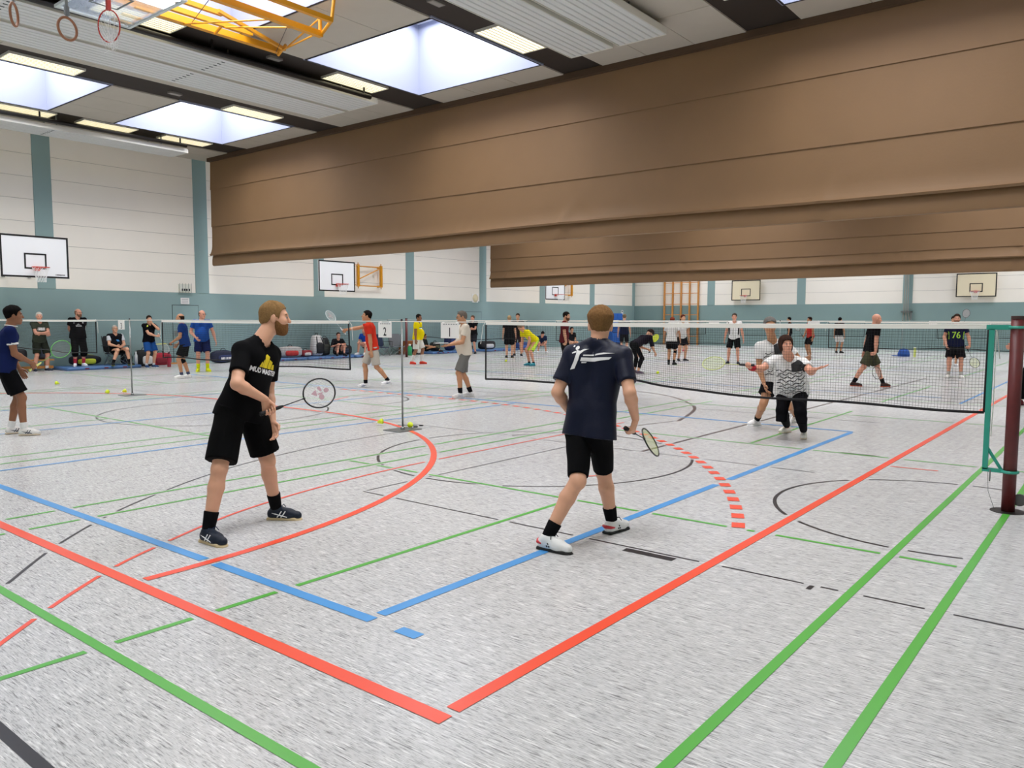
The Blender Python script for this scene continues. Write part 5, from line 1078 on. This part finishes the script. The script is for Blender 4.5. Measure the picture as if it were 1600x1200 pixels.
# ------------------------------------------------------------------ basketball hoops
def hoop_net(c, r, drop, t, n=12, m=None):
    s = MB()
    for k in range(n):
        for sg in (-1, 1):
            pts = []
            for i in range(7):
                q = i/6; a = 2*math.pi*k/n+sg*q*1.3; rr = r*(1-0.45*math.sin(q*math.pi/2)); pts.append(V(*c)+V(rr*math.cos(a), rr*math.sin(a), -drop*q))
            s.tube(pts, 0.0045, 4, cap=False)
    tag(s.build('net_cords', m_wh, t), kind='stuff')
def backboard(c, nrmv, label, wid=1.8, hgt=1.2, frame='steel', rim_z=None, cream=False, letter=None, wall=1.3):
    c = V(*c); n = nrm(nrmv); u = np.cross(V(0, 0, 1), n); z = V(0, 0, 1)          # n points into the hall
    t = thing('basketball_hoop', label, 'basketball hoop', c, 'basketball hoops on the walls'); mb = mat('cream_backboard', '#efe4c4', 0.5) if cream else mat('white_backboard', '#eef0f2', 0.4)
    MB().obox(c, (u, n, z), (wid/2, 0.02, hgt/2)).build('board', mb, t)
    def rect(w_, h_, cz, th, nm):
        for a, b, hw, hh in ((0, h_/2-th/2, w_/2, th/2), (0, -h_/2+th/2, w_/2, th/2), (-w_/2+th/2, 0, th/2, h_/2-th), (w_/2-th/2, 0, th/2, h_/2-th)): MB().obox(c+u*a+z*(b+cz)+n*0.022, (u, n, z), (hw, 0.004, hh)).build(nm, m_black, t)
    rect(wid, hgt, 0, 0.05, 'border_line'); rect(0.59, 0.45, -0.13, 0.045, 'target_line')
    rz = -hgt/2+0.28; rc = c+n*0.375+z*rz
    rm = MB().tube([rc+u*0.225*math.cos(q)+n*0.225*math.sin(q) for q in np.linspace(0, 2*math.pi, 25)[:-1]], 0.011, 8, closed=True).build('rim', m_red, t, smooth=True)
    MB().obox(c+n*0.09+z*(rz-0.03), (u, n, z), (0.07, 0.07, 0.06)).build('rim_bracket', m_red, t); hoop_net(rc, 0.222, 0.42, t)
    if letter: 
        b = MB()
        for vs, fs in marks(9, 0.26, 0.035, seed=2): b.add([c+u*(p[0]+0.66)*1+z*(p[1]-0.5)+n*0.0225 for p in vs], fs)
        tag(b.build('printed_lettering', m_black, t), kind='stuff')
    mf = m_yellow if frame == 'yellow' else m_steel
    if wall > 0.2:
        for a in (-0.35, 0.35):
            for b in (-0.45, 0.45): MB().tube([c+u*a+z*b-n*0.02, c+u*a+z*b-n*wall], 0.025, 8).build('support_tube', mf, t)
            MB().tube([c+u*a+z*-0.45-n*0.02, c+u*a+z*0.45-n*wall], 0.018, 8).build('diagonal_brace', mf, t)
            MB().obox(c+u*a-n*0.05, (u, n, z), (0.03, 0.025, 0.5)).build('upright', mf, t); MB().obox(c+u*a-n*(wall-0.01), (u, n, z), (0.04, 0.02, 0.55)).build('wall_rail', mf, t)
    else: MB().obox(c-n*(wall/2+0.01), (u, n, z), (0.6, wall/2, 0.4)).build('wall_mount', mf, t)
    return t, c, u, n
backboard((9.23, 25.0, 3.36), (0, -1, 0), 'white basketball backboard with black border at the left picture edge', letter=True, wall=1.46)
for x0, l in ((20.14, 'white basketball backboard with yellow swing frame just below the big curtain'), (35.05, 'small white basketball backboard with swing frame below the second curtain')):
    t, c, u, n = backboard((x0, 25.0, 3.28 if x0 < 30 else 3.26), (0, -1, 0), l, frame='yellow', wall=0.1)
    xa, xb = x0+2.15, x0+3.45
    for xx in (xa, xb): MB().box((xx-0.05, 26.2, 2.98), (xx+0.05, 26.3, 3.92)).build('yellow_upright', m_yellow, t); 
    for xx in (xa, xb): MB().tube([(xx, 26.25, 2.9), (xx, 26.25, 4.0)], 0.02, 8).build('hinge_pin', m_yellow, t)
    for z in (3.02, 3.85): MB().tube([(xa, 26.25, z), (xb, 26.25, z)], 0.022, 8).build('yellow_crossbar', m_yellow, t); MB().tube([(xa, 26.25, z), (x0+0.88, 25.05, z-0.02)], 0.018, 8).build('swing_arm', m_yellow, t)
    MB().tube([(xa, 26.25, 3.28), (xb, 26.25, 3.82)], 0.025, 8).build('yellow_diagonal', m_yellow, t)
    for z in (3.02, 3.85): MB().box((xb-0.04, 26.25, z-0.04), (xb+0.04, 26.5, z+0.04)).build('wall_bracket', m_yellow, t)
backboard((46.1, 18.7, 3.38), (-1, 0, 0), 'cream basketball backboard on the end wall right of the wall ladder', hgt=1.22, cream=True, wall=0.15)
backboard((46.1, 6.58, 3.39), (-1, 0, 0), 'cream basketball backboard on the end wall near the right edge', hgt=1.2, cream=True, wall=0.15)
# stowed ceiling goal: glass board, hoop pointing down, yellow folding frame
t = thing('stowed_ceiling_goal', 'glass backboard with red hoop folded up under the ceiling on yellow steel frame', 'basketball hoop', (6.9, 13, 6.6))
m_glass = mat('backboard_glass', '#dfeaea', 0.05, trans=0.9, alpha=0.55)
MB().box((5.62, 12.05, 6.6), (6.8, 13.92, 6.62)).build('glass_board', m_glass, t)
for lo, hi in (((5.6, 12.03, 6.585), (5.65, 13.94, 6.63)), ((6.77, 12.03, 6.585), (6.82, 13.94, 6.63)), ((5.65, 12.03, 6.585), (6.77, 12.07, 6.63)), ((5.65, 13.9, 6.585), (6.77, 13.94, 6.63))): MB().box(lo, hi).build('board_edge', mat('pale_frame', '#c9d2d2', 0.4), t)
for lo, hi in (((5.85, 12.7, 6.592), (6.3, 12.73, 6.6)), ((5.85, 13.25, 6.592), (6.3, 13.28, 6.6)), ((5.85, 12.73, 6.592), (5.88, 13.25, 6.6)), ((6.27, 12.73, 6.592), (6.3, 13.25, 6.6))): MB().box(lo, hi).build('target_line', mat('grey_line', '#6e7676', 0.5), t)
rc = V(6.02, 12.98, 6.2)
MB().tube([rc+V(-0.11*math.cos(q), 0.13*math.cos(q), 0.25*math.sin(q)) for q in np.linspace(0, 2*math.pi, 25)[:-1]], 0.011, 8, closed=True).build('rim', m_red, t, smooth=True)
MB().box((5.99, 12.95, 6.44), (6.05, 13.01, 6.6)).build('rim_bracket', m_red, t)
s = MB(); rn = np.random.RandomState(2)
for k in range(24):
    q = 2*math.pi*k/24; a = rc+V(-0.11*math.cos(q), 0.13*math.cos(q), 0.25*math.sin(q)); b = rc+V(rn.uniform(-0.05, 0.1), rn.uniform(-0.12, 0.12), -0.32+rn.uniform(-0.06, 0.05)); s.tube([a, (a+b)/2+V(rn.uniform(-.04, .04), rn.uniform(-.04, .04), -0.02), b], 0.004, 4, cap=False)
for k in range(30):
    a = rc+V(rn.uniform(-0.05, 0.1), rn.uniform(-0.13, 0.13), rn.uniform(-0.36, -0.1)); b = a+V(rn.uniform(-.06, .06), rn.uniform(-.08, .08), rn.uniform(-.06, .06)); s.tube([a, b], 0.004, 4, cap=False)
tag(s.build('net_cords', m_wh, t), kind='stuff')
for nm, a, b, h in (('ceiling_rail', (6.6, 14.1, 7.08), (9.95, 14.1, 7.08), 0.06), ('ceiling_rail', (6.6, 13.75, 7.1), (9.1, 13.75, 7.1), 0.045), ('ceiling_rail', (6.6, 13.3, 7.1), (8.2, 13.3, 7.1), 0.04), ('boom', (6.6, 11.62, 6.62), (9.1, 11.62, 6.62), 0.05), ('boom', (6.6, 11.2, 6.74), (9.0, 11.2, 6.74), 0.04), ('boom', (6.6, 11.45, 6.9), (8.1, 11.45, 6.9), 0.04), ('side_rail', (8.0, 13.1, 7.05), (9.85, 13.75, 7.0), 0.03)):
    a, b = V(*a), V(*b); d = nrm(b-a); sd = nrm(np.cross(d, V(0, 0, 1))); MB().obox((a+b)/2, (d, sd, (0, 0, 1)), (np.linalg.norm(b-a)/2, h, h)).build(nm, m_yellow, t)
for a, b, r in (((9.08, 11.62, 6.62), (9.08, 11.62, 6.95), 0.035), ((9.0, 11.2, 6.74), (9.1, 11.62, 6.62), 0.03), ((9.0, 11.2, 6.74), (9.02, 11.15, 7.12), 0.03), ((9.08, 11.62, 6.66), (9.9, 14.05, 7.02), 0.016), ((9.08, 11.62, 6.9), (9.85, 13.75, 7.0), 0.016), ((9.88, 14.02, 6.95), (9.88, 13.75, 7.1), 0.03), ((7.9, 14.1, 7.02), (8.3, 11.62, 6.66), 0.016), ((8.5, 13.75, 7.05), (8.8, 11.62, 6.66), 0.016), ((8.5, 14.05, 7.0), (8.5, 13.75, 7.12), 0.03)): MB().tube([a, b], r, 8).build('strut', m_yellow, t)
for a, b in (((7.3, 12.0, 6.9), (8.0, 14.05, 7.02)), ((8.6, 11.9, 6.7), (9.85, 14.05, 7.0))): MB().tube([a, b], 0.006, 5).build('cable', m_blackmetal, t)
for y in (12.3, 13.7): MB().tube([(6.75, y, 6.64), (7.4, 13.3 if y > 13 else 11.5, 7.05 if y > 13 else 6.85)], 0.025, 8).build('board_bracket', m_yellow, t)
# gym rings
for (x, y, z), q, l in (((3.66, 10.18, 5.03), -0.22, 'wooden gym ring on grey strap at the top left corner of the picture'), ((4.03, 9.70, 4.87), 0.42, 'wooden gym ring on grey strap beside the stowed hoop')):
    t = thing('gym_ring', l, 'gym ring', (x, y, z), 'gym rings hanging from the ceiling'); a = V(cr[0], cr[1], 0)*q+V(cf[0], cf[1], 0)*math.sqrt(max(0, 1-q*q))
    MB().tube([V(x, y, z)+a*0.115*math.cos(k)+V(0, 0, 1)*0.122*math.sin(k) for k in np.linspace(0, 2*math.pi, 25)[:-1]], 0.015, 8, closed=True).build('ring', mat('leathered_wood', '#9c6a4c', 0.6), t, smooth=True)
    MB().obox(V(x, y, z+0.12+(ZC-z-0.12)/2), (a, np.cross(a, V(0, 0, 1)), (0, 0, 1)), (0.018, 0.003, (ZC-z-0.12)/2)).build('strap', mat('grey_webbing', '#8e9290', 0.8), t); MB().obox((x, y, z+0.2), (a, np.cross(a, V(0, 0, 1)), (0, 0, 1)), (0.026, 0.012, 0.05)).build('buckle', m_steel, t)

# ------------------------------------------------------------------ fittings on the walls
t = thing('wall_ladder', 'orange-brown wooden wall ladder with tall uprights on the end wall', 'wall ladder', (46.2, 22.95, 0))
for i in range(5): MB().box((46.08, 21.78+i*0.59, 0), (46.2, 21.86+i*0.59, 5.6)).build('upright', m_wood, t)
for k in range(8): MB().tube([(46.14, 21.82, 0.55+k*0.68), (46.14, 24.18, 0.55+k*0.68)], 0.022, 8).build('rung', m_wood, t)
for y in (21.82, 24.18): MB().box((46.2, y-0.05, 4.05), (46.29, y+0.05, 4.15)).build('wall_bracket', m_wood, t)
t = thing('exit_sign_box', 'small caged exit sign above the door at the left of the big curtain', 'exit sign', (14.53, 26.4, 2.67)); MB().box((14.33, 26.36, 2.53), (14.73, 26.48, 2.8)).build('housing', mat('pale_box', '#dfe0d4', 0.5), t)
for x in (14.42, 14.5, 14.58, 14.67): MB().box((x-0.025, 26.352, 2.56), (x+0.025, 26.36, 2.64)).build('printed_pictogram', m_ink, t)
for x in np.linspace(14.31, 14.75, 5): MB().tube([(x, 26.34, 2.5), (x, 26.34, 2.83)], 0.005, 5).build('cage_bar', m_steel, t)
t = thing('wall_notice', 'white paper notice above the door beside the big curtain', 'notice', (14.55, 26.45, 2.2)); MB().box((14.39, 26.449, 2.1), (14.71, 26.455, 2.32)).build('paper', m_paper, t)
for z in (2.27, 2.21, 2.15): MB().box((14.43, 26.4475, z-0.008), (14.67, 26.4492, z+0.008)).build('printed_line', mat('grey_ink', '#8a8a8c', 0.8), t)
t = thing('wall_speaker', 'round cream alarm bell on the white wall above the far door', 'alarm bell', (30.1, 26.4, 2.66)); MB().lathe([(0.0, 0), (0.2, 0), (0.21, 0.04), (0.16, 0.09), (0, 0.11)], (30.1, 26.47, 2.66), (0, -1, 0), 20).build('bell', mat('cream_plastic', '#e4d8b4', 0.5), t, smooth=True); MB().box((29.88, 26.44, 2.44), (30.32, 26.47, 2.88)).build('backplate', m_wh, t)
t = thing('thermostat', 'small white box on the wall near the hall corner', 'wall box', (44.6, 26.42, 2.05)); MB().box((44.5, 26.41, 1.9), (44.7, 26.47, 2.2)).build('case', m_wh, t); MB().box((44.54, 26.405, 2.08), (44.66, 26.41, 2.16)).build('display', m_ink, t)
t = thing('climbing_ropes', 'bundle of grey ropes tied back on the pilaster of the end wall', 'ropes', (46.0, 9.75, 2.1))
for i, dy in enumerate((-0.06, 0.02, 0.1)): MB().tube([(46.12, 9.8+dy*0.5, 6.9), (46.1, 9.8+dy, 4.0), (46.08, 9.78+dy*1.3, 2.1), (46.06, 9.72+dy*2.2, 1.55)], 0.022, 6).build('rope', mat('hemp_grey', '#9a958a', 0.9), t)
MB().box((46.0, 9.5, 2.02), (46.25, 10.05, 2.08)).build('tie_bar', m_steel, t); MB().box((46.0, 9.5, 1.62), (46.05, 9.56, 2.05)).build('tie_bar_leg', m_steel, t)
t = thing('blue_cabinet', 'tall bright blue cabinet against the left wall near the corner', 'cabinet', (42.6, 25.9, 0)); mbl = mat('bright_blue_board', '#2461b8', 0.5)
MB().box((42.0, 25.6, 0.08), (43.25, 26.2, 1.98)).build('body', mbl, t)
for a, b in ((42.02, 42.615), (42.635, 43.23)): d = MB().box((a, 25.575, 0.12), (b, 25.6, 1.95)).build('door', mbl, t); MB().box((a+0.28, 25.56, 1.0), (a+0.31, 25.575, 1.15)).build('handle', m_steel, d)
for x in (42.05, 43.15): MB().box((x, 25.65, 0), (x+0.06, 26.1, 0.08)).build('foot', m_blackmetal, t)

# ------------------------------------------------------------------ along the left wall: mats, bench, chairs, bags
def gmat(xa, xb, ya, yb, label, col='#4a6fa0'):
    t = thing('gym_mat', label, 'mat', ((xa+xb)/2, (ya+yb)/2, 0), 'blue gym mats along the wall'); m = mat('mat_vinyl_'+col.strip('#'), col, 0.5, var=0.06, vscale=3)
    MB().superq(((xa+xb)/2, (ya+yb)/2, 0.05), ((1, 0, 0), (0, 1, 0), (0, 0, 1)), ((xb-xa)/2, (yb-ya)/2, 0.05), 0.12, 32, 8).build('pad', m, t, smooth=True)
    for k in (0.25, 0.5, 0.75): MB().box((xa+(xb-xa)*k-0.06, ya-0.006, 0.03), (xa+(xb-xa)*k+0.06, ya+0.004, 0.07)).build('carry_loop', mat('mat_loop', '#6a2a3a', 0.8), t)
gmat(10.05, 12.35, 25.2, 26.4, 'blue gym mat under the camp chair and the bald bearded man'); gmat(16.4, 18.7, 25.0, 26.35, 'blue gym mat right of the man with the yellow print'); gmat(18.75, 21.05, 25.05, 26.35, 'blue gym mat under the heap of bags'); gmat(21.1, 22.3, 25.0, 26.3, 'short blue gym mat behind the man in red')
gmat(25.55, 26.9, 25.0, 26.3, 'blue gym mat under the sitting boy'); gmat(26.95, 28.6, 25.0, 26.3, 'blue gym mat under the blue backpack'); gmat(29.2, 31.8, 24.9, 26.2, 'blue gym mat beyond the near net, by the black holdall')
t = thing('gym_bench', 'low wooden gym bench behind the folded-arms man', 'bench', (8.8, 26.1, 0)); MB().box((7.2, 25.98, 0.30), (10.0, 26.22, 0.34)).build('seat_plank', m_wood, t); MB().box((7.2, 26.06, 0.06), (10.0, 26.14, 0.14)).build('lower_beam', m_wood, t)
for x in (7.4, 8.6, 9.8): MB().box((x, 25.97, 0), (x+0.06, 26.23, 0.3)).build('leg', m_wood, t)
def camp_chair(x, y, z0, phi, label, col):
    f2 = heading(x, y, phi); F = V(f2[0], f2[1], 0); R = V(f2[1], -f2[0], 0); B = V(x, y, z0); Z = V(0, 0, 1); t = thing('camp_chair', label, 'folding chair', B, 'folding camp chairs'); m = mat('chair_fabric_'+col.strip('#'), col, 0.8, bump=0.1, bscale=60)
    W = lambda f, r, u: B+F*f+R*r+Z*u
    for a, b in (((0.25, -0.28, 0.0), (-0.22, -0.28, 0.42)), ((-0.25, -0.28, 0.0), (0.22, -0.28, 0.42)), ((0.25, 0.28, 0.0), (-0.22, 0.28, 0.42)), ((-0.25, 0.28, 0.0), (0.22, 0.28, 0.42)), ((0.25, -0.28, 0.0), (0.22, 0.28, 0.4)), ((0.25, 0.28, 0.0), (0.22, -0.28, 0.4)), ((-0.25, -0.28, 0.0), (-0.24, 0.28, 0.4)), ((-0.25, 0.28, 0.0), (-0.24, -0.28, 0.4))): MB().tube([W(*a), W(*b)], 0.01, 6).build('leg', m_steel, t)
    for s in (-1, 1):
        MB().tube([W(-0.22, s*0.28, 0.4), W(-0.36, s*0.29, 0.92)], 0.011, 6).build('back_post', m_blackmetal, t); MB().tube([W(0.22, s*0.3, 0.42), W(0.23, s*0.31, 0.6)], 0.01, 6).build('arm_post', m_blackmetal, t)
        MB().obox(W(-0.02, s*0.31, 0.61), (F, R, Z), (0.27, 0.035, 0.006)).build('armrest', m_black, t)
    MB().superq(W(0.0, 0, 0.37), (F, R, Z), (0.25, 0.27, 0.02), 0.3).build('seat', m, t, smooth=True); MB().superq(W(-0.31, 0, 0.66), (nrm(F*1+Z*0.27), R, nrm(Z-F*0.27)), (0.015, 0.27, 0.28), 0.3).build('backrest', m, t, smooth=True)
camp_chair(11.72, 25.66, 0.10, 22, 'black camp chair with a man sitting in it on the blue mat', '#15161a'); camp_chair(23.0, 25.6, 0, 35, 'empty dark blue camp chair right of the man in red', '#1d2a44'); camp_chair(24.05, 25.75, 0, 20, 'empty grey camp chair behind sign 2', '#6a6d70')
def bag(kind, x, y, z0, L, Wd, Hh, rot, col, col2, label, text=None):
    t = thing({'r': 'racket_bag', 'b': 'backpack', 'd': 'sports_bag'}[kind], label, 'bag', (x, y, z0), 'bags along the left wall'); c, s = math.cos(math.radians(rot)), math.sin(math.radians(rot)); A, B_, Z = V(c, s, 0), V(-s, c, 0), V(0, 0, 1); m = mat('bag_'+col.strip('#'), col, 0.7, bump=0.15, bscale=30); m2 = mat('bag_'+col2.strip('#'), col2, 0.7)
    fn = None
    if kind == 'r': fn = lambda q: [q[0], q[1], q[2]*(0.62+0.38*(1-((q[0]+0.2)/1.2)**2))]
    if kind == 'b': fn = lambda q: [q[0]*(1-0.18*(q[2]+1)/2), q[1]*(1-0.25*(q[2]+1)/2), q[2]]
    o = V(x, y, z0+Hh/2); MB().superq(o, (A, B_, Z), (L/2, Wd/2, Hh/2), 0.5, 24, 12, fn).build('body', m, t, smooth=True)
    MB().superq(o-B_*Wd*0.42-Z*Hh*0.12, (A, B_, Z), (L*0.3, Wd*0.18, Hh*0.26), 0.5, 16, 8).build('front_pocket', m2, t, smooth=True)
    MB().tube([o+A*L*q*0.46+Z*Hh*(0.50-0.28*q*q if kind != 'b' else 0.1)-B_*Wd*0.1 for q in np.linspace(-0.8, 0.8, 9)], 0.008, 5).build('zip', m2, t)
    hz = Hh*0.5; MB().tube([o-A*0.1+Z*hz*0.92, o-A*0.06+Z*(hz+0.06), o+A*0.06+Z*(hz+0.06), o+A*0.1+Z*hz*0.92], 0.012, 6).build('handle', m_black, t, smooth=True)
    if kind == 'b':
        for sg in (-1, 1): MB().tube([o+A*sg*L*0.2+Z*Hh*0.42-B_*Wd*0.3, o+A*sg*L*0.32-B_*Wd*0.62, o+A*sg*L*0.3-Z*Hh*0.38-B_*Wd*0.45], 0.018, 6).build('shoulder_strap', m2, t, smooth=True)
    if text:
        b = MB()
        for vs, fs in marks(7, L*0.42, Hh*0.16, seed=5): b.add([o-B_*(Wd*0.605)+A*p[0]+Z*(p[1]-Hh*0.12) for p in vs], fs)
        tag(b.build('printed_lettering', m_wh, t), kind='stuff')
BL = [('d', 8.75, 25.75, 0.34, 0.8, 0.34, 0.36, 0, '#17181c', '#c22a34', 'black sports bag with red pocket on the bench at the left'), ('b', 9.75, 26.12, 0.34, 0.4, 0.22, 0.42, 0, '#1c1f2a', '#3a4150', 'dark backpack on the bench behind the folded-arms man'),
      ('r', 10.95, 26.1, 0.10, 0.95, 0.28, 0.34, 0, '#15171f', '#c9d23a', 'black racket bag with lime pocket behind the bald bearded man'), ('b', 12.25, 26.1, 0.10, 0.36, 0.26, 0.44, 0, '#131417', '#2a2c30', 'black backpack at the end of the first blue mat'), ('d', 12.78, 25.95, 0, 0.62, 0.36, 0.55, 8, '#17181a', '#d4d4d0', 'black bag with white patch left of the man touching his mouth'), ('d', 13.45, 26.2, 0, 0.75, 0.26, 0.42, 0, '#b02234', '#7c1826', 'red bag behind the man touching his mouth'),
      ('r', 15.55, 25.75, 0, 0.95, 0.34, 0.46, 0, '#141c38', '#22305c', 'navy racket bag with white lettering left of the man with yellow print', ), ('d', 18.4, 25.75, 0.10, 0.95, 0.36, 0.42, -8, '#b9b4b0', '#c2322e', 'red and grey bag on the blue mat, left of the heap'), ('d', 19.15, 25.8, 0.10, 0.55, 0.34, 0.26, 5, '#8a2028', '#d8d4d0', 'dark red bag in the heap on the blue mat'), ('b', 19.75, 25.85, 0.10, 0.62, 0.36, 0.85, 12, '#d3d1cf', '#1a1a1d', 'white backpack standing in the heap of bags'), ('b', 20.25, 26.0, 0.10, 0.45, 0.34, 0.72, -6, '#17181b', '#3a3c34', 'black backpack beside the white one'), ('d', 21.3, 26.05, 0.10, 0.7, 0.34, 0.4, 0, '#121316', '#24304a', 'black bag at the right end of the heap'),
      ('b', 27.45, 25.75, 0.10, 0.66, 0.4, 1.05, 10, '#18244e', '#2b3d74', 'tall navy blue backpack left of sign 1'), ('d', 26.55, 25.85, 0.10, 0.5, 0.34, 0.42, 0, '#1c1d1a', '#55553a', 'dark bag between the sitting boy and the blue backpack'), ('d', 28.35, 25.5, 0.10, 0.8, 0.34, 0.24, 0, '#151a2a', '#232a40', 'flat dark bag behind the beige-shirted man'), ('d', 29.9, 25.5, 0.10, 1.1, 0.4, 0.42, 0, '#141417', '#d8d8d6', 'black holdall with white patch behind the near net'), ('d', 24.95, 25.4, 0.0, 0.6, 0.34, 0.5, 0, '#1a1b1d', '#c8c4bc', 'black bag behind the man in yellow'), ('d', 32.6, 25.4, 0, 1.0, 0.45, 0.4, 0, '#23407c', '#3a62b0', 'blue bag beyond the maroon-shirted man')]
for b in BL: bag(*b, text='HEAD' if 'white lettering' in b[-1] else None)
def bottle(x, y, z0, h, r, col, cap, label):
    t = thing('drink_bottle', label, 'bottle', (x, y, z0), 'drink bottles along the wall'); MB().lathe([(0.0, 0), (r, 0.0), (r, h*0.7), (r*0.5, h*0.84), (r*0.45, h*0.88), (0, h*0.88)], (x, y, z0), n=14).build('body', mat('bottle_'+col.strip('#'), col, 0.3), t, smooth=True); MB().lathe([(0, h*0.87), (r*0.55, h*0.87), (r*0.5, h), (0, h)], (x, y, z0), n=12).build('cap', mat('cap_'+cap.strip('#'), cap, 0.4), t)
bottle(12.2, 25.33, 0.10, 0.42, 0.05, '#dfe4e6', '#dfe4e6', 'white drink bottle left of the black backpack on the mat'); bottle(13.1, 24.95, 0, 0.5, 0.06, '#a8203a', '#5a1422', 'tall red drink bottle behind the legs in blue shorts'); bottle(24.05, 24.95, 0, 0.5, 0.1, '#2f9a62', '#e8e8e8', 'green drink bottle with white top on the floor by the red post'); bottle(24.3, 25.0, 0, 0.34, 0.06, '#20242a', '#2a2a2a', 'dark drink bottle beside the green one')
t = thing('wooden_box', 'orange-brown wooden box behind the red post', 'box', (24.9, 26.0, 0))
for lo, hi in (((24.6, 25.8, 0), (25.5, 25.84, 0.55)), ((24.6, 26.2, 0), (25.5, 26.24, 0.55)), ((24.6, 25.84, 0), (24.64, 26.2, 0.55)), ((25.46, 25.84, 0), (25.5, 26.2, 0.55)), ((24.58, 25.78, 0.55), (25.52, 26.26, 0.6))): MB().box(lo, hi).build('board', mat('box_wood', '#a5622f', 0.6, var=0.2, vscale=9), t)
t = thing('sun_hat', 'blue peaked hat lying on the floor far back beside a lime tube', 'cap', (37.8, 8.05, 0)); MB().lathe([(0.24, 0.0), (0.25, 0.12), (0.2, 0.27), (0.08, 0.35), (0, 0.36)], (37.8, 8.05, 0), n=20).build('crown', mat('cap_blue', '#1f4f9e', 0.8), t, smooth=True); MB().slab([(-0.2, 0), (0.2, 0), (0.16, 0.26), (0, 0.34), (-0.16, 0.26)], (37.8, 8.2, 0.02), (1, 0, 0), (0, 1, 0), (0, 0, 1), 0.02).build('peak', mat('cap_blue', '#1f4f9e', 0.8), t)
t = thing('shuttle_tube', 'pale lime shuttle tube standing beside the blue cap', 'tube', (37.5, 7.55, 0)); MB().lathe([(0, 0), (0.05, 0), (0.05, 0.4), (0, 0.4)], (37.5, 7.55, 0), n=12).build('tube', mat('lime_tube', '#d6e27a', 0.5), t); MB().lathe([(0, 0.4), (0.053, 0.4), (0.053, 0.43), (0, 0.43)], (37.5, 7.55, 0), n=12).build('lid', m_wh, t)
def shuttle(x, y, rot, label, s=1.0):
    t = thing('shuttlecock', label, 'shuttlecock', (x, y, 0), 'lime plastic shuttlecocks on the floor'); d = V(math.cos(rot), math.sin(rot), 0); ax = nrm(d*0.93+V(0, 0, -0.28)); m = mat('lime_plastic', '#dcee2a', 0.4); c = V(x, y, 0.036*s)
    MB().lathe([(0.034*s, -0.06*s), (0.03*s, -0.04*s), (0.013*s, 0.0)], c, ax, 16).build('skirt', m, t, smooth=True); MB().lathe([(0.0, 0.026*s), (0.009*s, 0.024*s), (0.0135*s, 0.014*s), (0.0135*s, 0.0), (0.0, 0.0)], c, ax, 14).build('cork', mat('cork_cap', '#e8e6da', 0.6), t, smooth=True)
    for k in range(8):
        a = nrm(np.cross(ax, V(0, 0, 1))); b = np.cross(ax, a); q = a*math.cos(k*0.785)+b*math.sin(k*0.785); MB().tube([c+q*0.013*s, c-ax*0.06*s+q*0.034*s], 0.0016*s, 4).build('rib', m, t)
for x, y, r, l in ((7.77, 20.0, 0.4, 'lime shuttlecock on the floor left of sign 3'), (7.45, 16.85, 1.8, 'lime shuttlecock lying nearest the stand with sign 3'), (7.75, 16.75, 3.0, 'lime shuttlecock just behind another near sign 3'), (7.86, 8.85, 2.0, 'lime shuttlecock left of the slim stand on the orange arc'), (7.92, 8.2, 0.6, 'lime shuttlecock touching the base plate of the slim stand'), (20.4, 10.9, 1.0, 'lime shuttlecock by the feet of the bending woman'), (22.5, 18.3, 1.4, 'lime shuttlecock beyond the near net by the neon player'), (37.2, 13.0, 0.3, 'pale shuttlecock far back on the floor')): shuttle(x, y, r, l, 1.25)
t = thing('scissors', 'small dark scissors on the floor beside the slim stand', 'scissors', (8.15, 8.45, 0.0)); MB().tube([(8.05, 8.62, 0.006), (8.2, 8.36, 0.006)], 0.006, 5).build('blade', m_steel, t); MB().tube([(8.1, 8.3, 0.008), (8.22, 8.5, 0.008)], 0.007, 5).build('blade', m_steel, t)
for c in ((8.22, 8.3), (8.07, 8.26)): MB().tube([(c[0]+0.03*math.cos(k), c[1]+0.03*math.sin(k), 0.007) for k in np.linspace(0, 6.28, 12)[:-1]], 0.006, 5, closed=True).build('finger_loop', m_black, t)
